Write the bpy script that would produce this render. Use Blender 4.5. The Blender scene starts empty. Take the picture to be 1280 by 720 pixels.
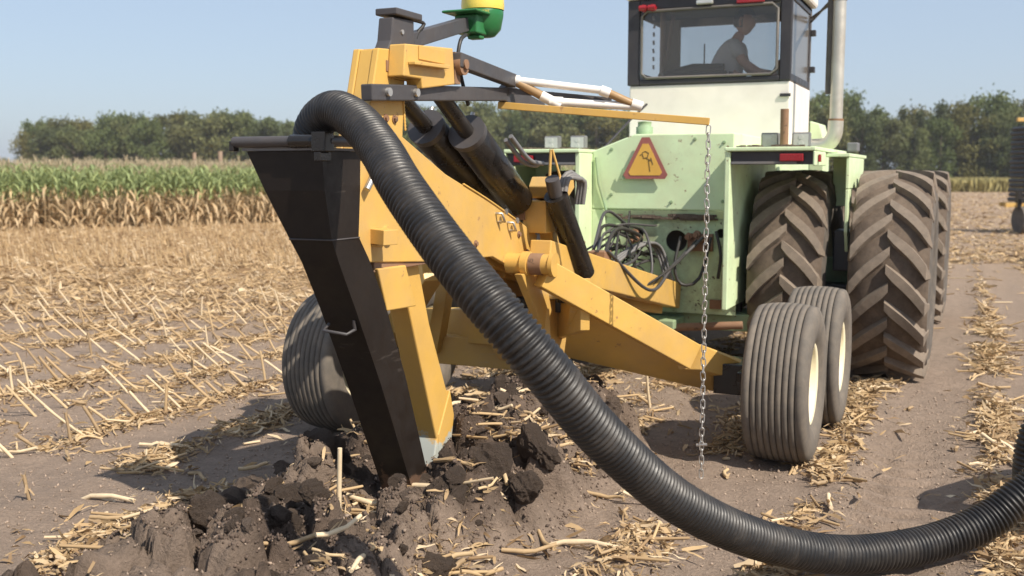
import bpy, math, random
import numpy as np
from mathutils import Vector, Matrix, Quaternion
R = math.radians
random.seed(7); rng = np.random.default_rng(7)
scn = bpy.context.scene
col = scn.collection

# ------------------------------------------------------------------ camera, sky, sun
YAW = R(24.2)
cam_d = bpy.data.cameras.new('camera'); cam = bpy.data.objects.new('camera', cam_d); col.objects.link(cam)
cam.location = (0, 0, 1.8); cam.rotation_euler = (R(90) - math.atan(145 / 1280), 0, YAW)
cam_d.sensor_width = 36; cam_d.lens = 36; cam_d.clip_start = 0.05; cam_d.clip_end = 5000
cam_d.dof.use_dof = True; cam_d.dof.focus_distance = 5.2; cam_d.dof.aperture_fstop = 2.6
scn.camera = cam
LIGHT = Vector((-.86, .36, -1.0)).normalized()          # travel direction of sunlight
SUN = -LIGHT
el = math.asin(SUN.z); az = math.atan2(SUN.x, SUN.y)
w = bpy.data.worlds.new('World'); scn.world = w; w.use_nodes = True
nt = w.node_tree; bg = nt.nodes['Background']
sky = nt.nodes.new('ShaderNodeTexSky'); sky.sky_type = 'NISHITA'; sky.sun_disc = False
sky.sun_elevation = el; sky.sun_rotation = az
sky.air_density = 1.0; sky.dust_density = 1.7; sky.ozone_density = 2.2; sky.altitude = 200
hz_mix = nt.nodes.new('ShaderNodeMix'); hz_mix.data_type = 'RGBA'; hz_mix.inputs[0].default_value = .55; hz_mix.inputs[7].default_value = (4.3, 5.1, 6.3, 1)   # thin even high haze over the whole sky
nt.links.new(sky.outputs[0], hz_mix.inputs[6]); nt.links.new(hz_mix.outputs[2], bg.inputs[0]); bg.inputs[1].default_value = 0.10
sd = bpy.data.lights.new('sun', 'SUN'); so = bpy.data.objects.new('sun', sd); col.objects.link(so)
sd.energy = 4.8; sd.angle = R(0.53); sd.color = (1.0, .92, .80)
so.rotation_euler = LIGHT.to_track_quat('-Z', 'Y').to_euler()
scn.view_settings.view_transform = 'Standard'; scn.view_settings.look = 'None'
scn.view_settings.exposure = 0.44; scn.view_settings.gamma = 1
scn.render.engine = 'CYCLES'
scn.cycles.max_bounces = 8; scn.cycles.transparent_max_bounces = 12
CR = Vector((math.cos(YAW), math.sin(YAW), 0)); CF = Vector((-math.sin(YAW), math.cos(YAW), 0))
def far(lat, depth, z=0): v = CR * lat + CF * depth; return (v.x, v.y, z)

# ------------------------------------------------------------------ helpers
def tag(o, label=None, cat=None, group=None, kind=None):
    if label: o['label'] = label
    if cat: o['category'] = cat
    if group: o['group'] = group
    if kind: o['kind'] = kind
    return o
def empty(name, loc=(0, 0, 0), rz=0, parent=None):
    o = bpy.data.objects.new(name, None); col.objects.link(o); o.location = loc; o.rotation_euler = (0, 0, rz)
    o.empty_display_size = .2; o.parent = parent; return o
def link(name, me, parent=None):
    o = bpy.data.objects.new(name, me); col.objects.link(o); o.parent = parent; return o
def npmesh(name, V, F, mats=(), smooth=False, tint=None):
    """V (n,3), F (m,k) arrays of equal-sided faces"""
    me = bpy.data.meshes.new(name); V = np.asarray(V, dtype=np.float32); F = np.asarray(F, dtype=np.int32)
    me.vertices.add(len(V)); me.vertices.foreach_set('co', V.ravel())
    k = F.shape[1]; me.loops.add(F.size); me.loops.foreach_set('vertex_index', F.ravel())
    me.polygons.add(len(F)); me.polygons.foreach_set('loop_start', np.arange(0, F.size, k, dtype=np.int32))
    me.polygons.foreach_set('loop_total', np.full(len(F), k, dtype=np.int32))
    if smooth: me.polygons.foreach_set('use_smooth', np.ones(len(F), dtype=bool))
    for m in mats: me.materials.append(m)
    if tint is not None:
        a = me.attributes.new('tint', 'FLOAT_COLOR', 'POINT'); t = np.asarray(tint, dtype=np.float32)
        a.data.foreach_set('color', t.ravel())
    me.update(calc_edges=True); return me

class MB:
    def __init__(s): s.v = []; s.f = []; s.mi = []; s.sm = []; s.m = 0
    def add(s, vs, fs, smooth=False):
        b = len(s.v); s.v += [tuple(v) for v in vs]
        for f in fs: s.f.append([i + b for i in f]); s.mi.append(s.m); s.sm.append(smooth)
        return s
    def box(s, x0, x1, y0, y1, z0, z1):
        return s.add([(x, y, z) for x in (x0, x1) for y in (y0, y1) for z in (z0, z1)],
                     [(0, 1, 3, 2), (4, 6, 7, 5), (0, 4, 5, 1), (2, 3, 7, 6), (0, 2, 6, 4), (1, 5, 7, 3)])
    def hull8(s, a, b):
        """a, b: two quads (4 pts each) joined"""
        return s.add(list(a) + list(b), [(3, 2, 1, 0), (4, 5, 6, 7)] + [(i, (i + 1) % 4, 4 + (i + 1) % 4, 4 + i) for i in range(4)])
    def prismx(s, poly, x0, x1):
        n = len(poly); return s.add([(x0, y, z) for y, z in poly] + [(x1, y, z) for y, z in poly],
            [tuple(range(n)), tuple(range(2 * n - 1, n - 1, -1))] + [(i, n + i, n + (i + 1) % n, (i + 1) % n) for i in range(n)])
    def prismy(s, poly, y0, y1):
        n = len(poly); return s.add([(x, y0, z) for x, z in poly] + [(x, y1, z) for x, z in poly],
            [tuple(range(n)), tuple(range(2 * n - 1, n - 1, -1))] + [(i, n + i, n + (i + 1) % n, (i + 1) % n) for i in range(n)])
    def bar(s, p, q, w_, h, up=(0, 0, 1), w2=None, h2=None):
        p = Vector(p); q = Vector(q); d = (q - p).normalized(); r = d.cross(Vector(up)).normalized(); u = r.cross(d)
        w2 = w2 or w_; h2 = h2 or h
        c = lambda o, a, b: [o + r * x * a / 2 + u * y * b / 2 for x, y in ((-1, -1), (1, -1), (1, 1), (-1, 1))]
        return s.hull8(c(p, w_, h), c(q, w2, h2))
    def tube(s, pts, rad, n=10, caps=True, smooth=True):
        P = [Vector(p) for p in pts]; rs = rad if isinstance(rad, (list, tuple)) else [rad] * len(P)
        T = [((P[min(i + 1, len(P) - 1)] - P[max(i - 1, 0)]).normalized()) for i in range(len(P))]
        a = T[0].orthogonal().normalized(); vs = []
        for i, p in enumerate(P):
            a = (a - T[i] * a.dot(T[i])).normalized(); b = T[i].cross(a)
            vs += [p + (a * math.cos(2 * math.pi * k / n) + b * math.sin(2 * math.pi * k / n)) * rs[i] for k in range(n)]
        fs = [(i * n + k, i * n + (k + 1) % n, (i + 1) * n + (k + 1) % n, (i + 1) * n + k) for i in range(len(P) - 1) for k in range(n)]
        s.add(vs, fs, smooth)
        if caps:
            s.add(vs[:n][::-1], [tuple(range(n))]); s.add(vs[-n:], [tuple(range(n))])
        return s
    def lathex(s, prof, n=48, smooth=True, c=(0, 0, 0), close=False):
        """prof: list of (x, r), turned about the x axis"""
        vs = [(c[0] + x, c[1] - r * math.cos(2 * math.pi * k / n), c[2] + r * math.sin(2 * math.pi * k / n)) for x, r in prof for k in range(n)]
        m = len(prof)
        fs = [(i * n + k, i * n + (k + 1) % n, ((i + 1) % m) * n + (k + 1) % n, ((i + 1) % m) * n + k) for i in range(m if close else m - 1) for k in range(n)]
        return s.add(vs, fs, smooth)
    def lathez(s, prof, n=24, c=(0, 0, 0), smooth=True):
        vs = [(c[0] + r * math.cos(2 * math.pi * k / n), c[1] + r * math.sin(2 * math.pi * k / n), c[2] + z) for r, z in prof for k in range(n)]
        fs = [(i * n + k, i * n + (k + 1) % n, (i + 1) * n + (k + 1) % n, (i + 1) * n + k) for i in range(len(prof) - 1) for k in range(n)]
        return s.add(vs, fs, smooth)
    def mesh(s, name, mats):
        me = bpy.data.meshes.new(name); me.from_pydata(s.v, [], s.f)
        for m in (mats if isinstance(mats, (list, tuple)) else [mats]): me.materials.append(m)
        me.polygons.foreach_set('material_index', s.mi); me.polygons.foreach_set('use_smooth', s.sm)
        import bmesh
        bm = bmesh.new(); bm.from_mesh(me); bmesh.ops.recalc_face_normals(bm, faces=bm.faces); bm.to_mesh(me); bm.free()
        me.update(); return me
    def build(s, name, mats, parent=None, bevel=0, loc=None):
        o = link(name, s.mesh(name, mats), parent)
        if bevel:
            b = o.modifiers.new('bevel', 'BEVEL'); b.width = bevel; b.segments = 2; b.limit_method = 'ANGLE'; b.angle_limit = R(40); b.harden_normals = False
        if loc: o.location = loc
        return o
def spline(pts, step=.05):
    P = [np.array(p, float) for p in pts]; P = [2 * P[0] - P[1]] + P + [2 * P[-1] - P[-2]]; out = []
    for i in range(1, len(P) - 2):
        n = max(2, int(np.linalg.norm(P[i + 1] - P[i]) / step))
        for k in range(n):
            t = k / n; a, b, c, d = P[i - 1:i + 3]
            out.append(.5 * ((2 * b) + (c - a) * t + (2 * a - 5 * b + 4 * c - d) * t * t + (3 * b - a - 3 * c + d) * t ** 3))
    out.append(P[-2]); return out
def resample(pts, step):
    P = np.array(pts); L = np.concatenate([[0], np.cumsum(np.linalg.norm(np.diff(P, axis=0), axis=1))])
    s = np.arange(0, L[-1], step); return np.stack([np.interp(s, L, P[:, i]) for i in range(3)], 1)

# ------------------------------------------------------------------ materials
def newmat(name):
    m = bpy.data.materials.new(name); m.use_nodes = True; n = m.node_tree.nodes; b = n['Principled BSDF']; return m, m.node_tree, n, b
def coords(t, obj=True):
    c = t.nodes.new('ShaderNodeTexCoord'); return c.outputs['Object' if obj else 'Generated']
def noise(t, vec, scale, detail=5, rough=.6):
    n = t.nodes.new('ShaderNodeTexNoise'); n.inputs['Scale'].default_value = scale; n.inputs['Detail'].default_value = detail
    n.inputs['Roughness'].default_value = rough; t.links.new(vec, n.inputs['Vector']); return n.outputs['Fac']
def ramp(t, fac, stops):
    r = t.nodes.new('ShaderNodeValToRGB'); e = r.color_ramp.elements
    while len(e) < len(stops): e.new(.5)
    for i, (p, c) in enumerate(stops): e[i].position = p; e[i].color = (*c, 1) if len(c) == 3 else c
    t.links.new(fac, r.inputs[0]); return r.outputs[0]
def mix(t, fac, a, b, mode='MIX'):
    m = t.nodes.new('ShaderNodeMix'); m.data_type = 'RGBA'; m.blend_type = mode
    for s, v in ((m.inputs[0], fac), (m.inputs[6], a), (m.inputs[7], b)):
        if hasattr(v, 'is_output'): t.links.new(v, s)
        elif isinstance(v, (int, float)): s.default_value = v
        else: s.default_value = (*v, 1)
    return m.outputs[2]
def bump(t, b, h, strength=.3, dist=.01):
    n = t.nodes.new('ShaderNodeBump'); n.inputs['Strength'].default_value = strength; n.inputs['Distance'].default_value = dist
    t.links.new(h, n.inputs['Height']); t.links.new(n.outputs[0], b.inputs['Normal'])
def painted(name, c, rough=.45, dust=.35, dustc=(.30, .24, .17), wear=.0, wearc=(.10, .06, .04), metal=0, bs=.12, scale=1.0):
    m, t, n, b = newmat(name); v = coords(t)
    base = mix(t, ramp(t, noise(t, v, 3 * scale, 6), [(.3, (0, 0, 0)), (.75, (1, 1, 1))]), tuple(x * .88 for x in c), tuple(min(1, x * 1.08) for x in c))
    df = ramp(t, noise(t, v, 2.2 * scale, 10, .72), [(.42, (0, 0, 0)), (.78, (dust,) * 3)])
    colr = mix(t, df, base, dustc)
    if wear:
        wf = ramp(t, noise(t, v, 14 * scale, 8, .7), [(.64 - wear * .1, (0, 0, 0)), (.68 - wear * .1, (1, 1, 1))]); colr = mix(t, wf, colr, wearc)
    t.links.new(colr, b.inputs['Base Color']); b.inputs['Metallic'].default_value = metal
    t.links.new(ramp(t, noise(t, v, 9 * scale, 6), [(.3, (rough - .1,) * 3), (.8, (min(1, rough + .25),) * 3)]), b.inputs['Roughness'])
    bump(t, b, noise(t, v, 60 * scale, 4), bs, .004); return m
M = {}
M['yellow'] = painted('yellow_paint', (.62, .375, .09), .46, .65, (.44, .30, .17), .05, (.36, .2, .08))
M['yellow_shank'] = painted('yellow_shank_paint', (.61, .365, .085), .46, .4, (.45, .29, .14), .0)
def add_wear(m, z0, z1, c, metal=.5):
    t = m.node_tree; b = t.nodes['Principled BSDF']; src = b.inputs['Base Color'].links[0].from_socket
    g = t.nodes.new('ShaderNodeNewGeometry'); sp = t.nodes.new('ShaderNodeSeparateXYZ'); t.links.new(g.outputs['Position'], sp.inputs[0])
    mr = t.nodes.new('ShaderNodeMapRange'); t.links.new(sp.outputs['Z'], mr.inputs[0]); mr.inputs[1].default_value = z0; mr.inputs[2].default_value = z1; mr.inputs[3].default_value = .62; mr.inputs[4].default_value = 0
    ad = t.nodes.new('ShaderNodeMath'); ad.operation = 'ADD'; t.links.new(mr.outputs[0], ad.inputs[0]); t.links.new(noise(t, g.outputs['Position'], 5.5, 8, .7), ad.inputs[1])
    f = ramp(t, ad.outputs[0], [(.82, (0, 0, 0)), (.88, (1, 1, 1))]); t.links.new(mix(t, f, src, c), b.inputs['Base Color'])
    mm = t.nodes.new('ShaderNodeMath'); mm.operation = 'MULTIPLY'; mm.inputs[1].default_value = metal; t.links.new(f, mm.inputs[0]); t.links.new(mm.outputs[0], b.inputs['Metallic'])
M['black'] = painted('black_paint', (.014, .012, .011), .26, .3, (.075, .058, .045), .0, bs=.08)
M['chute'] = painted('chute_black_paint', (.013, .009, .007), .5, .3, (.035, .026, .02), .0, (.16, .13, .11), bs=.08, scale=1.6)
add_wear(M['yellow_shank'], .16, .56, (.50, .52, .47), .25); add_wear(M['chute'], .10, .48, (.13, .078, .052), .2); M['chute'].node_tree.nodes['Principled BSDF'].inputs['Specular IOR Level'].default_value = .3
def scratches(m, c, sc):
    t = m.node_tree; b = t.nodes['Principled BSDF']; src = b.inputs['Base Color'].links[0].from_socket; v = coords(t)
    mp = t.nodes.new('ShaderNodeMapping'); mp.inputs['Scale'].default_value = sc; mp.inputs['Rotation'].default_value = (.5, .3, .2); t.links.new(v, mp.inputs['Vector'])
    f1 = noise(t, mp.outputs[0], 6, 4, .6); f2 = noise(t, v, 1.7, 3, .5); mu = t.nodes.new('ShaderNodeMath'); mu.operation = 'MULTIPLY'; t.links.new(f1, mu.inputs[0]); t.links.new(f2, mu.inputs[1])
    t.links.new(mix(t, ramp(t, mu.outputs[0], [(.41, (0, 0, 0)), (.45, (.55, .55, .55))]), src, c), b.inputs['Base Color'])

M['dark_grey'] = painted('dark_grey_paint', (.055, .052, .055), .45, .4, (.14, .11, .09), 0)
M['mint'] = painted('mint_green_paint', (.63, .78, .48), .5, .75, (.52, .52, .32), .12, (.25, .17, .10))
M['mint_dark'] = painted('dusty_green_paint', (.26, .38, .22), .6, .7, (.26, .22, .13), .2, (.15, .09, .05))
M['mint_greasy'] = painted('greasy_mint_paint', (.50, .63, .38), .55, 1.0, (.16, .13, .08), .35, (.07, .05, .035), scale=1.5)
M['white'] = painted('white_paint', (.80, .745, .68), .45, .3, (.74, .66, .52), 0)
M['cab_black'] = painted('cab_black_trim', (.028, .026, .03), .4, .4, (.09, .08, .07), 0)
M['interior'] = painted('cab_interior', (.12, .10, .085), .8, .5, (.12, .09, .06), 0)
M['cream'] = painted('cream_rim_paint', (.80, .72, .50), .5, .35, (.45, .36, .22), 0)
M['steel'] = painted('bare_steel', (.55, .53, .50), .38, .4, (.28, .22, .16), 0, metal=.85)
M['worn_tip'] = painted('worn_bright_steel', (.62, .66, .66), .42, .9, (.60, .36, .12), 0, metal=.35, scale=5)
M['chrome'] = painted('galvanised_steel', (.52, .50, .47), .35, .3, (.45, .40, .33), 0, metal=.7)
M['pvc'] = painted('white_plastic_pipe', (.82, .79, .74), .35, .2, (.66, .58, .46), 0)
M['tan_pipe'] = painted('brown_painted_pipe', (.33, .20, .085), .5, .4, (.30, .22, .13), 0)
M['rust'] = painted('rusty_steel', (.23, .12, .065), .8, .6, (.30, .22, .15), .3)
M['tyre'] = painted('dusty_tyre_rubber', (.09, .078, .066), .85, .9, (.20, .16, .125), 0, bs=.4, scale=3)
M['tread_base'] = painted('soil_packed_tread', (.095, .069, .050), .95, .9, (.19, .14, .10), 0, bs=.6, scale=4)
M['lug'] = painted('tyre_lug_rubber', (.175, .138, .105), .8, .8, (.28, .215, .16), 0, bs=.4, scale=5)
M['rubber_hose'] = painted('hydraulic_hose_rubber', (.022, .02, .018), .5, .4, (.09, .07, .055), 0)
M['red'] = painted('red_lens', (.30, .012, .02), .25, .3, (.25, .06, .05), 0)
M['red_border'] = painted('faded_red_reflector', (.30, .09, .08), .5, .5, (.45, .2, .14), 0)
M['orange'] = painted('orange_yellow_reflector', (.70, .40, .07), .5, .4, (.8, .5, .12), 0)
M['green'] = painted('receiver_green_plastic', (.018, .16, .045), .35, .2, (.12, .16, .08), 0)
M['dome'] = painted('receiver_yellow_plastic', (.80, .60, .10), .32, .25, (.75, .62, .26), 0)
M['post'] = painted('weathered_wood', (.30, .22, .16), .9, .3)
M['exhaust'] = painted('exhaust_pipe_metal', (.60, .57, .50), .38, .5, (.30, .22, .14), 0, metal=.6)
M['heat_shield'] = painted('dark_heat_shield', (.07, .06, .055), .5, .4)
M['grey_pipe'] = painted('grey_plastic', (.16, .16, .165), .55, .4)
M['lamp'] = painted('headlamp_glass', (.62, .62, .58), .12, .5, (.4, .36, .3), 0, metal=.4)
M['seal'] = painted('grey_rubber_seal', (.13, .12, .11), .6, .4)
M['skin'] = painted('skin', (.66, .38, .27), .55, .2, (.4, .22, .15), 0, bs=.05)
M['shirt'] = painted('grey_shirt', (.74, .75, .76), .9, .3, (.25, .25, .25), 0)
M['trousers'] = painted('dark_trousers', (.03, .035, .05), .9, .3)
M['cap'] = painted('dark_cap', (.035, .03, .03), .9, .2)
scratches(M['chute'], (.06, .048, .04), (2, 1, 9)); scratches(M['yellow'], (.50, .34, .18), (1.5, 1, 10)); scratches(M['mint'], (.42, .40, .24), (9, 1, .8))
def glassmat(name, tint, fac, rough=.03):
    m, t, n, b = newmat(name); out = n['Material Output']
    tr = n.new('ShaderNodeBsdfTransparent'); tr.inputs[0].default_value = (*tint, 1)
    gl = n.new('ShaderNodeBsdfGlossy'); gl.inputs['Roughness'].default_value = rough; gl.inputs[0].default_value = (.9, .9, .9, 1)
    df = n.new('ShaderNodeBsdfDiffuse'); df.inputs[0].default_value = (.32, .28, .24, 1)
    f = n.new('ShaderNodeFresnel'); f.inputs[0].default_value = 1.45
    m1 = n.new('ShaderNodeMixShader'); m1.inputs[0].default_value = fac; t.links.new(tr.outputs[0], m1.inputs[1]); t.links.new(df.outputs[0], m1.inputs[2])
    m2 = n.new('ShaderNodeMixShader'); t.links.new(f.outputs[0], m2.inputs[0]); t.links.new(m1.outputs[0], m2.inputs[1]); t.links.new(gl.outputs[0], m2.inputs[2])
    t.links.new(m2.outputs[0], out.inputs[0]); return m
M['glass'] = glassmat('tinted_window_glass', (.86, .86, .86), .10)
M['clear_glass'] = glassmat('window_glass', (.93, .95, .95), .05)
M['frosted'] = glassmat('dusty_side_glass', (.6, .6, .62), .45, .2)
def hosemat():
    m, t, n, b = newmat('corrugated_black_plastic'); v = coords(t)
    df = ramp(t, noise(t, v, 7, 8, .7), [(.45, (0, 0, 0)), (.85, (.5, .5, .5))])
    t.links.new(mix(t, df, (.013, .012, .012), (.12, .10, .082)), b.inputs['Base Color'])
    t.links.new(ramp(t, noise(t, v, 20, 6), [(.3, (.36,) * 3), (.8, (.62,) * 3)]), b.inputs['Roughness'])
    bump(t, b, noise(t, v, 90, 3), .06, .003); return m
M['hose'] = hosemat()
def soilmat(name, dry, wet, clod=False):
    m, t, n, b = newmat(name)
    g = n.new('ShaderNodeNewGeometry'); v = g.outputs['Position'] if not clod else coords(t)
    big = noise(t, v, .9 if not clod else 4, 6, .6); mid = noise(t, v, 9, 8, .65); fine = noise(t, v, 55, 8, .7)
    c = mix(t, ramp(t, mid, [(.3, (0, 0, 0)), (.7, (1, 1, 1))]), tuple(x * .78 for x in dry), tuple(x * 1.12 for x in dry))
    c = mix(t, ramp(t, big, [(.35, (0, 0, 0)), (.7, (.45, .45, .45))]), c, tuple(x * .75 for x in dry))
    c = mix(t, ramp(t, fine, [(.35, (.55, .55, .55)), (.6, (0, 0, 0))]), c, tuple(x * .55 for x in dry))
    if not clod:
        a = n.new('ShaderNodeAttribute'); a.attribute_name = 'tint'
        sp = n.new('ShaderNodeSeparateColor'); t.links.new(a.outputs['Color'], sp.inputs[0])
        wm = mix(t, ramp(t, mid, [(.35, (0, 0, 0)), (.65, (1, 1, 1))]), tuple(x * .7 for x in wet), tuple(x * 1.35 for x in wet))
        c = mix(t, sp.outputs[0], c, wm)
        # straw-covered far field (cover too fine to model far away)
        st = mix(t, ramp(t, fine, [(.3, (0, 0, 0)), (.7, (1, 1, 1))]), (.34, .21, .105), (.52, .36, .19))
        sf = n.new('ShaderNodeMath'); sf.operation = 'MULTIPLY'; t.links.new(sp.outputs[1], sf.inputs[0])
        t.links.new(ramp(t, noise(t, v, 2.4, 8, .75), [(.28, (0, 0, 0)), (.5, (1, 1, 1))]), sf.inputs[1])
        c = mix(t, sf.outputs[0], c, st)
    t.links.new(c, b.inputs['Base Color']); b.inputs['Roughness'].default_value = .97
    b.inputs['Specular IOR Level'].default_value = .15
    h = n.new('ShaderNodeMath'); h.operation = 'ADD'; t.links.new(mid, h.inputs[0]); t.links.new(fine, h.inputs[1])
    bump(t, b, h.outputs[0], .9, .03 if not clod else .10); return m
DRY = (.345, .262, .202); WET = (.098, .071, .055)
M['soil'] = soilmat('field_soil', DRY, WET)
M['clod_dry'] = soilmat('clod_dry_soil', (.28, .21, .163), WET, True)
M['clod_wet'] = soilmat('clod_moist_soil', (.17, .126, .098), WET, True)
def tinted(name, rough=.7, trans=0.0, rnd=0.0):
    m, t, n, b = newmat(name); a = n.new('ShaderNodeAttribute'); a.attribute_name = 'tint'; c = a.outputs['Color']
    if rnd:
        oi = n.new('ShaderNodeObjectInfo')
        c = mix(t, rnd, c, ramp(t, oi.outputs['Random'], [(0, (.42, .50, .40)), (.3, (.75, .95, .55)), (.6, (1, 1, .8)), (.8, (1.0, .82, .42)), (1, (.6, .62, .5))]), 'MULTIPLY')
    t.links.new(c, b.inputs['Base Color']); b.inputs['Roughness'].default_value = rough; b.inputs['Specular IOR Level'].default_value = .25
    if trans:
        out = n['Material Output']; tr = n.new('ShaderNodeBsdfTranslucent'); t.links.new(c, tr.inputs[0])
        ms = n.new('ShaderNodeMixShader'); ms.inputs[0].default_value = trans
        t.links.new(b.outputs[0], ms.inputs[1]); t.links.new(tr.outputs[0], ms.inputs[2]); t.links.new(ms.outputs[0], out.inputs[0])
    return m
M['straw'] = tinted('dry_corn_residue', .75, .15)
M['corn'] = tinted('corn_plant_leaves', .6, .35)
M['leaves'] = tinted('tree_leaves', .7, .35, .75)
M['bark'] = painted('tree_bark', (.11, .085, .065), .95, .3)

# ------------------------------------------------------------------ noise in numpy
_P = np.random.default_rng(3).random((256, 256)).astype(np.float64)
def vnoise(x, y):
    xi = np.floor(x).astype(int); yi = np.floor(y).astype(int); fx = x - xi; fy = y - yi
    fx = fx * fx * (3 - 2 * fx); fy = fy * fy * (3 - 2 * fy); g = lambda a, b: _P[a & 255, b & 255]
    return (g(xi, yi) * (1 - fx) + g(xi + 1, yi) * fx) * (1 - fy) + (g(xi, yi + 1) * (1 - fx) + g(xi + 1, yi + 1) * fx) * fy
def fbm(x, y, o=4, s=1.0):
    v = 0; a = .5; x = x * s; y = y * s
    for i in range(o): v = v + a * vnoise(x + 17.3 * i, y + 9.1 * i); x = x * 2.03; y = y * 2.03; a *= .5
    return v
_Q = np.random.default_rng(11).random((256, 256, 3))
def cells(x, y, s):
    X = x * s; Y = y * s; xi = np.floor(X).astype(int); yi = np.floor(Y).astype(int); f1 = np.full(X.shape, 9.); f2 = np.full(X.shape, 9.); r1 = np.zeros(X.shape)
    for i in (-1, 0, 1):
        for j in (-1, 0, 1):
            q = _Q[(xi + i) & 255, (yi + j) & 255]; d = np.hypot(xi + i + q[..., 0] - X, yi + j + q[..., 1] - Y)
            c = d < f1; f2 = np.where(c, f1, np.minimum(f2, d)); r1 = np.where(c, q[..., 2], r1); f1 = np.where(c, d, f1)
    return r1, f2 - f1, f1
def sstep(a, b, x): t = np.clip((x - a) / (b - a), 0, 1); return t * t * (3 - 2 * t)
ROWS = [.22 - .8 * k for k in range(-8, 60)]
XC = -2.7
def moundmask(x, y):
    wob = (fbm(x, y, 3, 1.3) - .45) * .7
    cx = XC - .05 + .22 * sstep(4.6, 6.2, y)
    hw = .84 - .22 * sstep(4.9, 6.8, y)
    m = 1 - sstep(hw * .45, hw * 1.05, np.abs(x - cx) + wob)
    return m * (1 - sstep(6.0, 6.9, y + wob)) * sstep(-3, -1, y)
def hgt(x, y):
    x = np.asarray(x, float); y = np.asarray(y, float)
    near = np.exp(-((x + 3) ** 2 + (y - 5) ** 2) / 400)
    h = (fbm(x, y, 4, 1.1) - .47) * .07 * near + (fbm(x, y, 3, 7) - .45) * .022 * near + (fbm(x, y, 2, 24) - .37) * .012 * near
    ph = ((x - .22) / .8) % 1.0; rd = np.minimum(ph, 1 - ph) * .8
    h = h + .028 * np.exp(-(rd / .16) ** 2) * near
    # lugged tyre prints pressed in the lane right of the plough
    tm = np.exp(-((x + .36) / .20) ** 4) * sstep(3, 4.5, y) * (1 - sstep(7.2, 8.2, y))
    h = h - tm * (.046 - .042 * sstep(-.3, .5, np.sin((y - .35 * np.abs(x + .36)) * 2 * math.pi / .21)))
    m = moundmask(x, y)
    rid = 1 - np.abs(2 * fbm(x, y, 4, 4.2) - .95); bl = fbm(x, y, 3, 9)
    lump = vnoise(x * 6.1 + 3, y * 6.1); lump = sstep(.35, .62, lump)
    lump2 = sstep(.42, .56, vnoise(x * 3.4 + 7, y * 3.1 + 2)) * (.6 + .8 * vnoise(x * 2, y * 2)); lump3 = sstep(.4, .6, vnoise(x * 13 + 3, y * 13 + 1))
    sidebump = .10 * np.exp(-((x + 3.2) ** 2 + (y - 4.15) ** 2) / .12) + .23 * np.exp(-((x + 2.42) ** 2 / .12 + (y - 5.55) ** 2 / .55)) + .05 * np.exp(-((x + 2.2) ** 2 + (y - 4.4) ** 2) / .1)
    wx = x + .10 * (vnoise(x * 7, y * 7) - .5); wy = y + .10 * (vnoise(x * 7 + 40, y * 7) - .5)
    c1, e1, g1 = cells(wx, wy, 4.2); c2, e2, g2 = cells(wx + 3, wy, 10.5); c3, e3, g3 = cells(x, y + 5, 24)
    blk = (.19 * c1 ** 1.5 * sstep(0, .22, e1) + .065 * c2 * sstep(0, .3, e2) * (1 - .4 * g2) + .018 * c3 * sstep(0, .3, e3)) * sstep(.1, .5, m)
    h = h + blk + m * ((fbm(x, y, 3, 26) - .45) * .035 + (fbm(x, y, 2, 60) - .4) * .012)
    h = h + m * (.05 + .08 * fbm(x, y, 3, 2.2) + .05 * lump2 + .02 * lump + .05 * (bl - .4) + sidebump) + m * .05 * (rid - .5)
    # slot the boot cuts, closing up behind it
    sl = np.exp(-((x - XC) / .15) ** 2) * sstep(3.7, 4.2, y) * (1 - sstep(4.8, 5.0, y))
    h = h - .10 * sl
    return h
def hz(x, y): return float(hgt(np.array([x]), np.array([y]))[0])

def axis(segs, lo, hi):
    a = [segs[0][0]]
    for s0, s1, d in segs:
        n = int(round((s1 - s0) / d)); a += list(np.linspace(s0, s1, n + 1)[1:])
    st = segs[-1][2]; v = a[-1]
    while v < hi: st *= 1.17; v += st; a.append(v)
    st = segs[0][2]; v = a[0]; pre = []
    while v > lo: st *= 1.17; v -= st; pre.append(v)
    return np.array(pre[::-1] + a)
xs = axis([(-9, -4.3, .05), (-4.3, -1.3, .018), (-1.3, 1.2, .035)], -850, 850)
ys = axis([(2.6, 3.2, .03), (3.2, 6.9, .018), (6.9, 12, .05)], -850, 850)
GX, GY = np.meshgrid(xs, ys, indexing='ij'); GZ = hgt(GX, GY)
V = np.stack([GX.ravel(), GY.ravel(), GZ.ravel()], 1); nx, ny = len(xs), len(ys)
I = (np.arange(nx - 1)[:, None] * ny + np.arange(ny - 1)[None, :]).ravel()
F = np.stack([I, I + ny, I + ny + 1, I + 1], 1)
tm_ = moundmask(GX, GY).ravel()
dep = (-GX * math.sin(YAW) + GY * math.cos(YAW)).ravel(); lat = (GX * math.cos(YAW) + GY * math.sin(YAW)).ravel()
straw = sstep(9, 22, dep) * (1 - .8 * sstep(-.08, .15, lat / np.maximum(dep, 1)))
wetn = sstep(.36, .60, fbm(GX, GY, 4, 2.3) + .25 * np.exp(-((GX + 2.6) ** 2 / .25 + (GY - 5.0) ** 2 / 1.2))).ravel()
tint = np.stack([np.clip(tm_ * 1.5, 0, 1) * (.45 + .55 * wetn) * .95, straw, straw * 0, straw * 0 + 1], 1)
ground = link('ground', npmesh('ground', V, F, [M['soil']], True, tint)); tag(ground, kind='structure', label='dry grey-brown harvested corn field soil')

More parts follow.
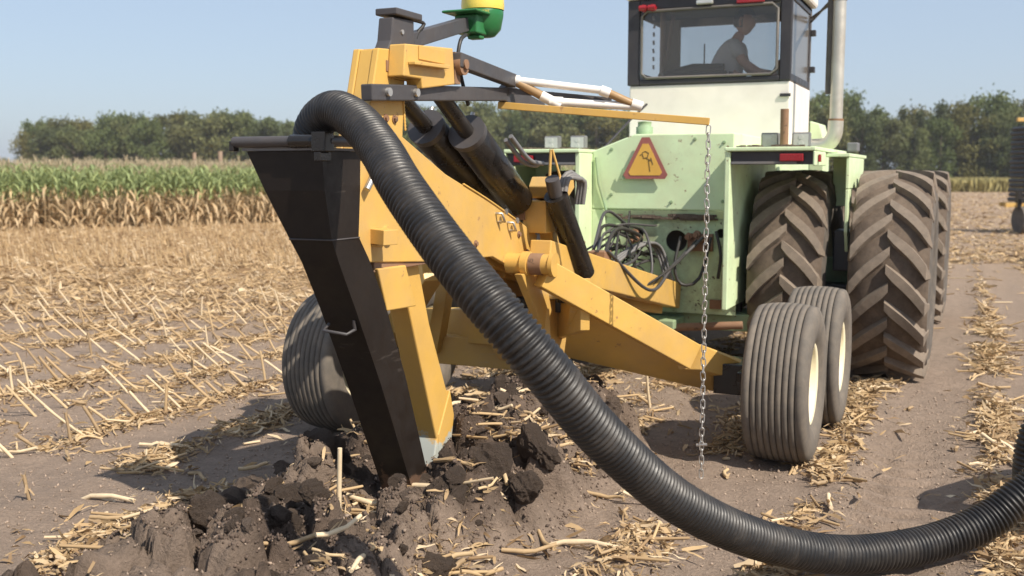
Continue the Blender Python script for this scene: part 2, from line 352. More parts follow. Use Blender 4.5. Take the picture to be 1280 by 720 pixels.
# ------------------------------------------------------------------ wheels
def lug_tyre(wd=.62, rad=.87, rim=.44, nl=22):
    b = MB(); h = wd / 2
    prof = [(-h * .82, rim), (-h * 1.0, rim + .08), (-h * 1.06, rad - .22), (-h * 1.0, rad - .08), (-h * .86, rad - .025), (-h * .5, rad - .008), (0, rad)]
    prof += [(-x, r) for x, r in prof[-2::-1]]
    b.m = 0; b.lathex(prof[:4], 72); b.lathex(prof[-4:], 72); b.m = 1; b.lathex(prof[3:-3], 72); b.m = 2
    lh = .050
    for s in (-1, 1):
        for i in range(nl):
            f0 = 2 * math.pi * (i + (.5 if s > 0 else 0)) / nl; st = []
            for k in range(8):
                t = k / 6; x = s * (-.012 + (h * .98) * min(t, 1)); ph = f0 - .25 * min(t, 1.0) ** .85 - .10 * min(t, 1) ** 3
                rb = rad - .012 - (.05 * max(0, t - .75) * 4 if t < 1.01 else .16); rt = rad + lh - .012 * t * t
                if k == 6: rt = rad + lh * .72; rb = rad - .09
                if k == 7: x = s * (h * 1.045); rt = rad - .12; rb = rad - .16; ph -= .03
                wt = .040 + .013 * t; wb = .060 + .012 * t
                if k == 0: wt = .032; wb = .046
                if k == 7: wt = .02; wb = .028
                q = [(rb, ph - wb / rad), (rt, ph - wt / rad), (rt, ph + wt / rad), (rb, ph + wb / rad)]
                st.append([(x - (s * .012 if k == 7 and j in (0, 3) else 0), -r * math.cos(a), r * math.sin(a)) for j, (r, a) in enumerate(q)])
            vs = [p for q in st for p in q]
            fs = [(4 * k + j, 4 * k + j + 1, 4 * k + j + 5, 4 * k + j + 4) for k in range(7) for j in range(3)] + [(0, 1, 2, 3), (28, 29, 30, 31)]
            b.add(vs, fs)
    return b.mesh('lug_tyre', [M['tyre'], M['tread_base'], M['lug']])
def big_rim(rim=.44, wd=.62):
    b = MB(); h = wd / 2 * .8
    b.lathex([(-h, rim + .02), (-h + .03, rim - .02), (-.05, rim - .05), (.0, .30), (.02, .10), (.03, .0)], 40)
    b.lathex([(.0, .30), (-.03, rim - .05), (h - .03, rim - .02), (h, rim + .02)], 40)
    b.lathex([(.02, .13), (.12, .12), (.13, 0)], 24); return b.mesh('big_rim', [M['cream']])
def rib_tyre():
    b = MB(); rad = .5; n = 9; hw = .168; p = [(-.15, .255), (-.185, .29), (-.197, .38), (-.19, .445), (-.175, .478)]
    wdt = 2 * hw / n; cr = lambda x: rad - .018 * (abs(x) / hw) ** 2.4
    for i in range(n):
        x0 = -hw + i * wdt + .0045; x1 = -hw + (i + 1) * wdt - .0045
        if i: p.append((x0 - .004, cr(x0) - .016))
        p += [(x0, cr(x0)), (x1, cr(x1))]
        if i < n - 1: p.append((x1 + .002, cr(x1) - .016))
    p += [(.175, .478), (.19, .445), (.197, .38), (.185, .29), (.15, .255)]
    b.m = 0; b.lathex(p, 96)
    me = b.mesh('rib_tyre', [M['rib_tyre']]); return me
M['rib_tyre'] = painted('worn_grey_rib_tyre', (.125, .108, .09), .85, .9, (.215, .175, .135), 0, bs=.35, scale=4)
def small_rim():
    b = MB(); b.lathex([(.155, .265), (.165, .255), (.15, .238), (.11, .232), (.095, .21), (.105, .12), (.125, .085), (.125, 0)], 40)
    b.lathex([(-.155, .265), (-.15, .238), (.06, .232), (.07, 0)], 40)
    for k in range(6):
        a = k * math.pi / 3; b.tube([(.10, .085 * math.cos(a) * 1.25, .106 * math.sin(a)), (.135, .085 * math.cos(a) * 1.25, .106 * math.sin(a))], .01, 6)
    return b.mesh('small_rim', [M['cream']])
LT = lug_tyre(nl=19); BR = big_rim(); RT = rib_tyre(); SR = small_rim()
def wheel(parent, loc, tyre, rim, rx=0, flip=False):
    o = link('wheel', rim, parent); o.location = loc; o.rotation_euler = (rx, 0, 0)
    if flip: o.rotation_euler = (rx, 0, math.pi)
    t = link('tyre', tyre, o)
    if flip: t.rotation_euler = (0, 0, math.pi)
    return o

# ------------------------------------------------------------------ tractor
TC = -2.5
tr = empty('tractor', (TC, 9.6, 0))
tag(tr, 'mint green and white articulated tractor on dual wheels, seen from behind', 'tractor')
class Loc(MB):                                    # world coordinates -> local of a root
    def __init__(s, root): super().__init__(); s.o = Vector(root.location)
    def add(s, vs, fs, smooth=False): return super().add([Vector(v) - s.o for v in vs], fs, smooth)
T = lambda: Loc(tr)
for i, (x, y, rx) in enumerate([(-.61, 9.6, .03), (-1.44, 9.6, .16), (-3.56, 9.6, .09), (-4.39, 9.6, .2), (-.58, 13.3, .11), (-1.40, 13.3, .02), (-3.56, 13.3, .12), (-4.36, 13.3, .05)]):
    wheel(tr, (x - TC, y - 9.6, .90), LT, BR, rx, flip=x < TC)
b = T(); b.tube([(-4.2, 13.3, .9), (-.8, 13.3, .9)], .14, 16); b.build('axle_housing', M['mint_dark'], tr); b = T(); b.tube([(-4.2, 9.6, .9), (-.8, 9.6, .9)], .14, 16); b.box(-2.9, -2.1, 9.3, 9.95, .6, 1.2); b.build('axle_housing', M['mint_dark'], tr, .01)
# rear bodywork
by = 8.72
b = T(); b.prismy([(-3.13, 1.47), (-1.86, 1.47), (-1.86, 2.13), (-2.74, 2.13), (-3.13, 1.985)], by, 9.9)
b.build('body_panel', M['mint'], tr, .012)
b = T(); b.box(-3.13, -3.015, by, 9.9, .58, 1.467); b.build('side_panel', M['mint'], tr, .006)
# recessed lower panel with two real openings
def holed_panel(b, x0, x1, z0, z1, y, th, holes):
    xs_ = sorted({x0, x1, *[v for h in holes for v in (h[0], h[1])]}); zs_ = sorted({z0, z1, *[v for h in holes for v in (h[2], h[3])]})
    for i in range(len(xs_) - 1):
        for j in range(len(zs_) - 1):
            cx = (xs_[i] + xs_[i + 1]) / 2; cz = (zs_[j] + zs_[j + 1]) / 2
            if not any(h[0] < cx < h[1] and h[2] < cz < h[3] for h in holes): b.box(xs_[i], xs_[i + 1], y, y + th, zs_[j], zs_[j + 1])
b = T(); holed_panel(b, -3.01, -1.83, .57, 1.405, by + .045, .02, [(-2.78, -2.65, 1.16, 1.34), (-2.47, -2.25, 1.09, 1.31), (-2.02, -1.92, 1.2, 1.35)])

def ringhole(b, x0, x1, z0, z1, y, th, r):
    cx, cz = (x0 + x1) / 2, (z0 + z1) / 2; n = 24; A = []; B = []
    for k in range(n):
        a = 2 * math.pi * k / n; c, s_ = math.cos(a), math.sin(a); m_ = min((x1 - x0) / 2 / max(1e-6, abs(c)), (z1 - z0) / 2 / max(1e-6, abs(s_)))
        A.append((cx + c * m_, y, cz + s_ * m_)); B.append((cx + c * r, y, cz + s_ * r))
    D = [(p[0], y + th, p[2]) for p in B]
    for k in range(n): k2 = (k + 1) % n; b.add([A[k], A[k2], B[k2], B[k]], [(0, 1, 2, 3)]); b.add([B[k], B[k2], D[k2], D[k]], [(0, 1, 2, 3)])
ringhole(b, -2.78, -2.65, 1.16, 1.34, by + .045, .02, .055); ringhole(b, -2.47, -2.25, 1.09, 1.31, by + .045, .02, .095); ringhole(b, -2.02, -1.92, 1.2, 1.35, by + .045, .02, .04)
b.build('hitch_panel', M['mint_greasy'], tr)
b = T(); b.box(-3.0, -1.84, by + .30, 9.1, .57, 1.40); b.build('panel_cavity', M['interior'], tr)
b = T(); b.hull8([(-3.012, by + .04, 1.40), (-1.83, by + .04, 1.40), (-1.83, by + .04, 1.41), (-3.012, by + .04, 1.41)],
                 [(-3.012, by + .002, 1.465), (-1.83, by + .002, 1.465), (-1.83, by + .03, 1.466), (-3.012, by + .03, 1.466)]); b.build('ledge', M['mint'], tr)
b = T()
for i in range(60):
    x = random.uniform(-2.95, -2.0); x = x if random.random() < .4 else random.uniform(-2.4, -2.05)
    r = random.uniform(.012, .03); z = 1.405 + random.uniform(-.012, .02); y = by + random.uniform(.0, .03)
    b.box(x - r * 2, x + r * 2, y - r * .6, y + r * .6, z - r * .5, z + r * .5)
b.build('dirt_on_ledge', M['clod_dry'], tr)
b = T(); b.tube([(-3.09, by - .02, 1.93), (-3.06, by - .025, 1.7), (-2.985, by - .02, 1.45)], .012, 8); b.build('grab_rod', M['mint_dark'], tr)
b = T(); b.box(-3.3, -1.7, 8.85, 9.3, .42, .57); b.box(-2.7, -2.3, 8.5, 9.4, .45, .53); b.box(-2.7, -1.9, 9.3, 13.2, .55, 1.0); b.build('drawbar_frame', M['mint_dark'], tr, .01)
b = T(); b.tube([(-3.1, 8.7, .47), (-2.6, 8.6, .5), (-2.3, 8.62, .46), (-1.75, 8.7, .5)], .035, 8); b.build('drag_link', M['rust'], tr)
# couplers
b = T()
for x, z in ((-2.72, 1.27), (-2.68, 1.22), (-2.74, 1.2), (-2.15, 1.22), (-2.1, 1.24), (-2.2, 1.17), (-2.08, 1.15), (-2.23, 1.25), (-2.16, 1.27)):
    b.tube([(x, by + .06, z), (x - .01, by - .06, z - .01)], .022, 8); b.tube([(x, by - .02, z), (x, by - .04, z)], .032, 6)
b.build('hydraulic_coupler', M['rust'], tr)['kind'] = 'stuff'
b = T(); b.box(-2.25, -2.03, by - .0, by + .044, 1.12, 1.27); b.build('coupler_block', M['rust'], tr)
b = T(); b.lathez([(.075, 0), (.075, .07), (.06, .075), (.06, .11), (.065, .115), (0, .125)], 20, c=(-2.72, 8.95, 2.13)); b.build('filler_cap', M['mint_dark'], tr)
# warning triangle
b = T(); sx, sz, sy = -2.625, 1.925, by - .045
tri = lambda e, o: [(sx + x * e, sz + o + z * e) for x, z in ((-.20, -.15), (-.175, -.185), (.175, -.185), (.20, -.15), (.035, .175), (-.035, .175))]
b.m = 0; b.prismy(tri(1, 0), sy, sy + .004); b.m = 1; b.prismy(tri(.76, -.014), sy - .003, sy - .0005); b.m = 2
b.prismy([(sx - .24, sz - .17), (sx - .21, sz - .19), (sx - .17, sz - .185), (sx - .21, sz - .09)], sy + .006, sy + .012)
b.m = 3
cr = [(-.03, .04), (.0, .055), (.03, .04), (.02, .0), (-.015, -.005), (-.025, .03), (-.05, .02)]
for a, c in zip(cr[:-1], cr[1:]): b.bar((sx + a[0], sy - .005, sz + a[1]), (sx + c[0], sy - .005, sz + c[1]), .003, .0035)
for a, c in (((.0, -.0), (.06, -.03)), ((.03, -.02), (.045, -.12)), ((.05, .0), (.07, -.06))): b.bar((sx + a[0], sy - .005, sz + a[1]), (sx + c[0], sy - .005, sz + c[1]), .003, .0035)
o = b.build('warning_triangle', [M['red_border'], M['orange'], M['mint_dark'], M['cab_black']], tr); o['label'] = 'faded slow vehicle triangle, orange with red border and scratches'
# fenders
def fender(mir):
    g = (lambda x: x) if not mir else (lambda x: 2 * TC - x)
    def bx(b, x0, x1, *a):
        x0, x1 = g(x0), g(x1); b.box(min(x0, x1), max(x0, x1), *a)
    b = T(); bx(b, -1.87, -1.825, 8.40, 10.5, .66, 1.965); bx(b, -1.87, -1.15, 8.38, 10.5, 1.967, 2.0)
    bx(b, -1.17, -1.15, 8.38, 9.0, 1.85, 1.965)
    b.build('fender', M['mint'], tr, .008)
    b = T(); bx(b, -1.82, -1.175, 8.42, 8.45, 1.86, 1.965); b.build('light_panel', M['cab_black'], tr, .004)
    b = T(); bx(b, -1.82, -1.30, 8.405, 8.418, 1.865, 1.885); b.build('panel_trim', M['grey_pipe'], tr)
    b = T(); bx(b, -1.43, -1.245, 8.385, 8.418, 1.885, 1.945); b.build('tail_light', M['red'], tr, .006)
    b = T(); bx(b, -1.145, -1.128, 8.5, 8.56, 1.88, 1.94); b.build('side_marker', M['red'], tr, .003)
    b = T(); bx(b, -1.148, -.955, 8.98, 10.4, 1.925, 1.955); bx(b, -.985, -.957, 9.0, 10.2, 1.66, 1.922)
    b.prismx([(9.0, 1.655), (9.0, 1.30), (9.12, 1.12), (9.2, 1.655)], g(-.985), g(-.957)); bx(b, -1.148, -.985, 9.5, 9.52, 1.5, 1.922)
    b.build('fender_flare', M['mint'], tr, .006)
    for x in (-1.62, -1.36):
        b = T(); bx(b, x - .075, x + .075, 9.0, 9.08, 2.005, 2.135); o = b.build('lamp_housing', M['grey_pipe'], tr, .012)
        for dz in (2.045, 2.095):
            b = T(); xx = g(x); b.tube([(xx, 9.0, dz), (xx, 8.99, dz)], [.024, .02], 12); b.build('headlamp_lens', M['lamp'], o)
        b = T(); bx(b, x - .062, x + .062, 8.994, 8.999, 2.018, 2.122); b.build('headlamp_face', M['lamp'], o)
    b = T()
    for i in range(26):
        x = random.uniform(-1.8, -1.2); r = random.uniform(.01, .022); bx(b, x - r, x + r, 8.42 + random.random() * .3, 8.5 + random.random() * .3, 1.995, 2.0 + r)
    b.build('dirt_on_fender', M['clod_dry'], tr)
fender(False); fender(True)
b = T(); b.tube([(-1.49, 8.95, 2.02), (-1.49, 8.93, 2.33)], .035, 10); b.build('filter_bottle', M['rust'], tr)
b = T(); b.box(-1.05, -.96, 9.6, 9.8, 1.98, 2.06); b.build('side_bracket', M['grey_pipe'], tr, .01)
# cab : wall ring, window frames and panes
cy0, cy1 = 9.9, 11.15; xl, xr = -3.17, -1.61
b = T(); b.box(xl, xr, cy0, cy1, 2.0, 2.645); b.build('cab_lower_panel', M['white'], tr, .012)
b = T(); b.box(-1.70, -1.60, cy0 - .02, cy0 - .004, 2.50, 2.53); b.build('door_latch', M['cab_black'], tr, .004)
b = T(); b.box(xl - .02, xl + .10, cy0 - .015, cy0 + .03, 2.648, 3.47); b.box(xr - .10, xr + .005, cy0 - .015, cy0 + .03, 2.648, 3.47)
b.box(xl + .102, xr - .102, cy0 - .015, cy0 + .03, 2.648, 2.70); b.box(xl + .102, xr - .102, cy0 - .015, cy0 + .03, 3.37, 3.47)
b.build('rear_window_frame', M['cab_black'], tr, .01)
b = T(); rr = [(-3.045, 2.76), (-3.045, 3.31), (-2.99, 3.36), (-1.79, 3.36), (-1.735, 3.31), (-1.735, 2.76), (-1.79, 2.715), (-2.99, 2.715), (-3.045, 2.76)]
b.tube([(x, cy0 - .018, z) for x, z in rr], .013, 8); b.build('window_seal', M['seal'], tr)
b = T(); b.prismy([(-3.06, 2.705), (-1.72, 2.705), (-1.72, 3.365), (-3.06, 3.365)], cy0 + .005, cy0 + .011); b.build('rear_window', M['glass'], tr)
b = T(); b.box(xl - .02, xl + .02, cy0 + .032, cy1, 2.65, 2.8); b.box(xl - .02, xl + .02, cy0 + .032, cy1, 3.35, 3.47)
for y0 in (cy0 + .032, cy1 - .12): b.box(xl - .02, xl + .02, y0, y0 + .1, 2.802, 3.348)
b.box(xl, xl + .18, cy1 - .06, cy1, 2.65, 3.47); b.box(xl + .18, xr, cy1 - .06, cy1, 2.65, 2.78); b.box(xl + .18, xr, cy1 - .06, cy1, 3.36, 3.47); b.box(xr - .12, xr, cy1 - .06, cy1, 2.78, 3.36)
b.build('cab_pillars', M['interior'], tr, .01)
b = T(); b.box(xr - .03, xr, cy0 + .032, cy1 - .062, 2.65, 2.72); b.box(xr - .03, xr, cy0 + .032, cy1 - .062, 3.4, 3.47); b.box(xr - .03, xr, cy1 - .1, cy1 - .063, 2.722, 3.398); b.box(xr - .03, xr, cy0 + .032, cy0 + .07, 2.722, 3.398)
b.build('door_frame', M['cab_black'], tr, .006)
b = T(); b.box(xr - .018, xr - .012, cy0 + .07, cy1 - .1, 2.722, 3.398); b.build('door_window', M['frosted'], tr)
for z in (2.85, 3.22):
    b = T(); b.box(xr + .001, xr + .05, cy1 - .08, cy1 - .01, z - .03, z + .03); b.build('door_hinge', M['cab_black'], tr, .005)
b = T(); b.box(xl + .185, xr - .125, cy1 - .03, cy1 - .024, 2.785, 3.355); b.build('windscreen', M['clear_glass'], tr)
b = T(); b.box(xl - .05, xr + .05, cy0 - .06, cy1 + .05, 3.475, 3.62); b.build('cab_roof', M['white'], tr, .03)
b = T(); b.box(xl, xr, cy0 + .04, cy1 - .06, 3.44, 3.468); b.box(xl, xr, cy0 + .03, cy1, 2.646, 2.66); b.build('headliner', M['interior'], tr)
for x in (-3.02, -2.93):
    b = T(); b.tube([(x, cy0 - .02, 3.385), (x, cy0 - .06, 3.385)], .035, 12); b.tube([(x - .04, cy0 - .06, 3.385), (x + .03, cy0 - .061, 3.385)], .028, 10); b.build('marker_lamp', M['red'], tr)
b = T(); b.box(-2.12, -1.86, cy0 - .045, cy0 - .018, 3.375, 3.415); b.build('marker_lamp', M['red'], tr, .006)
b = T(); b.box(-2.5, -2.34, cy0 - .07, cy0 - .018, 3.385, 3.425); b.build('work_lamp', M['lamp'], tr, .01)
b = T(); b.box(-2.62, -2.12, 10.15, 10.75, 2.66, 2.74); b.box(-2.9, -2.28, 10.12, 10.3, 2.70, 2.80); b.tube([(-2.85, 10.2, 2.76), (-2.6, 10.18, 2.81), (-2.3, 10.2, 2.80)], .06, 12); b.build('seat', M['cab_black'], tr, .02)
b = T(); b.hull8([(-1.95, 10.5, 2.66), (-1.72, 10.5, 2.66), (-1.72, 10.8, 2.66), (-1.95, 10.8, 2.66)], [(-1.84, 10.5, 2.90), (-1.72, 10.5, 2.95), (-1.72, 10.8, 2.95), (-1.84, 10.8, 2.90)]); b.build('console', M['tan_pipe'], tr, .02)
b = T(); b.tube([(-2.62, 10.7, 2.7), (-2.62, 10.7, 3.12)], .008, 6); b.build('antenna', M['cab_black'], tr)
b = T(); b.tube([(-3.05, 10.4, 2.68), (-2.95, 10.45, 2.95), (-2.9, 10.5, 3.4)], .02, 6); b.tube([(-2.98, 10.4, 2.68), (-2.98, 10.4, 3.42)], .03, 8); b.build('cab_wiring', M['post'], tr)
b = T()
for i in range(7): z = 2.82 + i * .08; b.tube([(-2.98, 10.08, z), (-2.98 + random.uniform(-.01, .01), 10.08, z + .04)], .012, 6)
b.build('hanging_chain', M['chrome'], tr)
# exhaust
b = T(); b.m = 0; b.tube([(-1.20, 10.0, 2.25), (-1.20, 10.0, 3.9)], .058, 20); b.tube(spline([(-1.20, 10.0, 2.27), (-1.21, 10.0, 2.14), (-1.27, 10.02, 2.06), (-1.38, 10.05, 2.04), (-1.6, 10.1, 2.05)], .03), .07, 16)
b.m = 1; b.tube([(-1.20, 10.0, 2.26), (-1.20, 10.0, 2.29)], .068, 20); b.tube([(-1.20, 10.0, 3.36), (-1.20, 10.0, 3.38)], .064, 20)
b.m = 2; b.tube([(-1.275, 10.03, 2.52), (-1.275, 10.03, 3.4)], .036, 10); b.build('exhaust_pipe', [M['exhaust'], M['rust'], M['heat_shield']], tr)
b = T(); b.tube([(-1.60, 11.0, 3.32), (-1.3, 10.05, 3.36)], .014, 6); b.tube([(-1.60, 11.0, 3.36), (-1.26, 10.05, 3.36)], .012, 6); b.build('exhaust_bracket', M['heat_shield'], tr)
b = T(); b.prismy([(-3.0, 1.0), (-2.0, 1.0), (-2.0, 1.95), (-2.1, 2.02), (-2.9, 2.02), (-3.0, 1.95)], 11.6, 14.6); b.build('bonnet', M['mint'], tr, .02)
b = T(); b.prismy([(-1.60, 1.7), (-1.45, 1.7), (-1.45, 2.12), (-1.5, 2.3), (-1.60, 2.33)], 11.15, 11.6); b.build('cowl', M['mint'], tr, .01)
b = T(); b.box(-1.75, -.9, 9.3, 9.9, .5, .82); b.box(-1.09, -.93, 9.2, 9.5, .95, 1.3); b.build('wheel_spacer', M['cab_black'], tr, .01)
b = T(); b.tube([(-3.1, 8.9, 2.0), (-2.95, 9.3, 2.3), (-2.93, 9.7, 2.45)], .012, 6); b.build('handrail', M['cab_black'], tr)

# driver ------------------------------------------------------------
def skin(name, chain, mat, parent, sub=2, root=0):
    """chain: dict of verts [(co, r)], edges"""
    vs, es = chain; me = bpy.data.meshes.new(name); me.from_pydata([v[0] for v in vs], es, []); me.materials.append(mat)
    o = link(name, me, parent); me.skin_vertices or None
    sm = o.modifiers.new('skin', 'SKIN'); sm.use_smooth_shade = True
    if not me.skin_vertices:
        bpy.context.view_layer.objects.active = o
        me.attributes
    for i, v in enumerate(vs):
        r = v[1]; me.skin_vertices[0].data[i].radius = (r if isinstance(r, tuple) else (r, r))
    me.skin_vertices[0].data[root].use_root = True
    s = o.modifiers.new('sub', 'SUBSURF'); s.levels = sub; s.render_levels = sub; return o
person = empty('person', (-2.33, 10.42, 2.635)); person.scale = (1.07,) * 3
tag(person, 'driver in grey short sleeved shirt and dark cap turned sideways in the tractor cab', 'person')
S = person
def sk(name, vs, es, mat, parent=S, sub=2):
    o = skin(name, (vs, es), mat, parent, sub); return o
# local coords: +x faces right (profile), origin at seat
body = sk('body', [((0, 0, .05), .12), ((.01, 0, .2), .12), ((.05, 0, .34), .11), ((.09, 0, .43), .06), ((.115, 0, .47), .052), ((.14, 0, .51), .05),
                   ((.10, -.12, .40), .05), ((.19, -.16, .22), .045), ((.33, -.13, .125), .038), ((.45, -.10, .11), .03), ((.49, -.09, .105), .028),
                   ((.10, .13, .40), .05), ((.16, .17, .2), .043), ((.30, .16, .1), .034), ((.38, .14, .1), .026),
                   ((.2, -.1, .0), .085), ((.42, -.12, -.02), .07), ((.2, .1, .0), .085), ((.42, .12, -.02), .07)],
          [(0, 1), (1, 2), (2, 3), (3, 4), (4, 5), (2, 6), (6, 7), (7, 8), (8, 9), (9, 10), (2, 11), (11, 12), (12, 13), (13, 14), (0, 15), (15, 16), (0, 17), (17, 18)], M['skin'])
head = MB()
vs = []; fs = []; n1, n2 = 18, 14
for i in range(n2 + 1):
    for k in range(n1):
        a = math.pi * i / n2; p = 2 * math.pi * k / n1; X = math.sin(a) * math.cos(p); Y = math.sin(a) * math.sin(p); Z = math.cos(a)
        x = .095 * X; y = .075 * Y; z = .12 * Z
        if Z < -.2: x = x * (1 - .25 * (-.2 - Z)) + .018 * (-.2 - Z); y *= 1 - .3 * (-.2 - Z)
        if X > .85 and -.35 < Z < .15: x += .024 * (1 - abs(Z + .12) / .3) * max(0, 1 - abs(Y) * 4)      # nose
        if X > .75 and .02 < Z < .22 and .2 < abs(Y) < .55: x -= .008                                    # eye sockets
        if X > .8 and -.62 < Z < -.5 and abs(Y) < .3: x -= .006                                         # mouth
        vs.append((x, y, z))
fs = [(i * n1 + k, i * n1 + (k + 1) % n1, (i + 1) * n1 + (k + 1) % n1, (i + 1) * n1 + k) for i in range(n2) for k in range(n1)]
head.add(vs, fs, True)
for s in (-1, 1): head.tube([(-.01, s * .073, -.04), (-.013, s * .083, -.0), (-.005, s * .086, .03), (.008, s * .078, .03)], [.01, .012, .014, .008], 8)
ho = head.build('head', M['skin'], S, loc=(.165, 0, .60)); ho.rotation_euler = (0, R(8), R(-8))
hr = MB(); hr.add([(x * 1.06 - .006, y * 1.06, z * 1.05) for x, y, z in vs], [f for f in fs if all(vs[j][2] > -.06 and vs[j][0] < .02 for j in f)], True); o = hr.build('hair', M['trousers'], ho)
cp = MB(); cp.add([(x * 1.12, y * 1.12, z * 1.12 + .004) for x, y, z in vs], [f for f in fs if all(vs[j][2] > .035 for j in f)], True)
cp.prismy([(.08, .045), (.175, .02), (.175, .03), (.08, .062)], -.06, .06); cp.build('cap', M['cap'], ho)
sh = sk('shirt', [((0, 0, .04), .165), ((.0, 0, .2), .17), ((.03, 0, .34), .155), ((.08, 0, .41), .08), ((.10, -.13, .385), .068), ((.17, -.155, .26), .066), ((.10, .14, .385), .068), ((.14, .16, .27), .062)],
        [(0, 1), (1, 2), (2, 3), (2, 4), (4, 5), (2, 6), (6, 7)], M['shirt'])
sk('trousers', [((0, 0, .02), .13), ((.2, -.1, .0), .095), ((.44, -.12, -.02), .078), ((.2, .1, .0), .095), ((.44, .12, -.02), .078)], [(0, 1), (1, 2), (0, 3), (3, 4)], M['trousers'])
for side, (hx, hy, hz_) in (('r', (.51, -.09, .103)), ('l', (.41, .135, .098))):
    vs2 = [((hx, hy, hz_), .021)]; es2 = []
    vs2.append(((hx + .045, hy, hz_ - .003), .019)); es2.append((0, 1))
    for k, (dy, L) in enumerate(((-.03, .062), (-.01, .075), (.01, .07), (.028, .055))):
        i0 = len(vs2); vs2 += [((hx + .06, hy + dy, hz_ - .004), .010), ((hx + .06 + L * .5, hy + dy * 1.1, hz_ - .012), .009), ((hx + .06 + L * .85, hy + dy * 1.1, hz_ - .035), .0075)]
        es2 += [(1, i0), (i0, i0 + 1), (i0 + 1, i0 + 2)]
    i0 = len(vs2); sgn = 1 if side == 'r' else -1
    vs2 += [((hx + .02, hy + sgn * .03, hz_ - .01), .011), ((hx + .055, hy + sgn * .05, hz_ - .025), .009)]; es2 += [(0, i0), (i0, i0 + 1)]
    sk('hand', vs2, es2, M['skin'])

# ------------------------------------------------------------------ pipe plough
pl = empty('pipe_plough', (XC, 5.2, 0)); tag(pl, 'yellow drainage pipe plough with black feeding chute, towed behind the tractor', 'plough')
Pm = lambda: Loc(pl)
px0, px1 = -2.68, -2.54
# mast
b = Pm(); b.prismx([(4.08, 2.14), (4.15, 2.37), (4.40, 2.385), (4.36, 1.97), (4.80, 1.79), (5.17, 1.68), (5.60, 1.56), (6.05, 1.40), (5.95, 1.14), (5.66, 1.22), (5.38, 1.31), (4.83, 1.325), (4.02, 1.385), (3.955, 1.5), (3.985, 1.9)], px1 - .035, px1)
b.build('mast_plate', M['yellow'], pl, .006)
b = Pm(); b.prismx([(4.08, 2.14), (4.15, 2.37), (4.40, 2.385), (4.36, 1.97), (4.80, 1.79), (5.17, 1.68), (5.60, 1.56), (6.05, 1.40), (5.95, 1.14), (5.66, 1.22), (5.38, 1.31), (4.83, 1.325), (4.02, 1.385), (3.955, 1.5), (3.985, 1.9)], px0, px0 + .035)
b.build('mast_plate', M['yellow'], pl, .006)
b = Pm(); b.prismx([(3.995, 1.5), (3.995, 1.9), (4.085, 2.14), (4.155, 2.365), (4.175, 2.365), (4.105, 2.14), (4.02, 1.88), (4.02, 1.5)], px0 + .037, px1 - .037); b.box(px0 + .037, px1 - .037, 4.31, 4.34, 2.0, 2.4); b.box(px0 + .037, px1 - .037, 4.18, 4.305, 2.355, 2.372)
b.build('mast_web', M['yellow'], pl, .003)
b = Pm(); b.hull8([(px0 + .04, 4.36, 1.94), (px1 - .04, 4.36, 1.94), (px1 - .04, 4.36, 1.96), (px0 + .04, 4.36, 1.96)], [(px0 + .04, 6.0, 1.37), (px1 - .04, 6.0, 1.37), (px1 - .04, 6.0, 1.39), (px0 + .04, 6.0, 1.39)])
b.build('beam_top_plate', M['yellow'], pl)
# crosshead at the top of the mast
b = Pm(); b.prismx([(4.22, 2.245), (4.24, 2.395), (4.72, 2.425), (4.74, 2.245), (4.40, 2.20), (4.39, 2.245)], px1 + .002, px1 + .09)
b.build('crosshead', M['yellow'], pl, .006)
b = Pm(); b.prismx([(4.26, 2.30), (4.60, 2.31), (4.62, 2.33), (4.26, 2.315)], px1 + .092, px1 + .13); b.build('crosshead_rib', M['yellow'], pl, .003)
b = Pm(); b.box(px1 + .091, px1 + .096, 4.36, 4.62, 2.335, 2.40); b.build('patch_plate', M['yellow_shank'], pl, .002)
b = Pm(); b.tube([(px1 + .02, 4.79, 2.35), (px1 + .12, 4.79, 2.35)], .055, 18); b.tube([(px1 + .05, 4.79, 2.35), (px1 + .135, 4.79, 2.35)], .025, 12); b.box(px1 + .0, px1 + .09, 4.742, 4.80, 2.25, 2.41)
b.build('pivot_pin', M['rust'], pl)
b = Pm(); b.box(px1 + .001, px1 + .004, 4.21, 4.26, 2.27, 2.32); b.build('slot', M['rust'], pl)
# square lug with round boss
b = Pm(); b.bar((px1, 4.10, 1.505), (px1 + .10, 4.07, 1.50), .09, .07); b.tube([(px1, 4.19, 1.505), (px1 + .02, 4.19, 1.505)], .043, 20); b.tube([(px1 + .02, 4.19, 1.505), (px1 + .026, 4.19, 1.505)], .022, 16)
b.build('stop_lug', M['yellow'], pl, .003)
b = Pm(); b.tube([(px1 + .03, 3.98, 1.72), (px1 + .03, 4.12, 1.87), (px1 + .04, 4.2, 1.98)], .016, 10); b.build('grease_line', M['steel'], pl)
# shank
b = Pm(); b.prismx([(4.13, 1.38), (4.60, 1.345), (4.72, 1.0), (4.93, .56), (4.97, .45), (4.80, .06), (4.70, .06), (4.79, .36), (4.50, 1.12), (4.20, 1.12)], XC - .02, XC + .10)
b.build('shank', M['yellow_shank'], pl, .008)
b = Pm(); b.prismx([(4.94, .60), (4.985, .45), (4.90, .10), (4.805, .28), (4.80, .38)], XC - .025, XC + .106); o = b.build('shank_point', M['yellow_shank'], pl, .006); o['label'] = 'shank tip worn to bright bluish steel'
b = Pm(); b.prismx([(4.10, 1.35), (4.36, 1.345), (4.46, 1.13), (4.18, 1.14)], XC + .102, XC + .17); b.build('shank_clamp', M['yellow'], pl, .006)
b = Pm(); b.box(XC - .1, XC + .15, 4.1, 4.62, 1.33, 1.39); b.build('shank_mount', M['rust'], pl, .004)
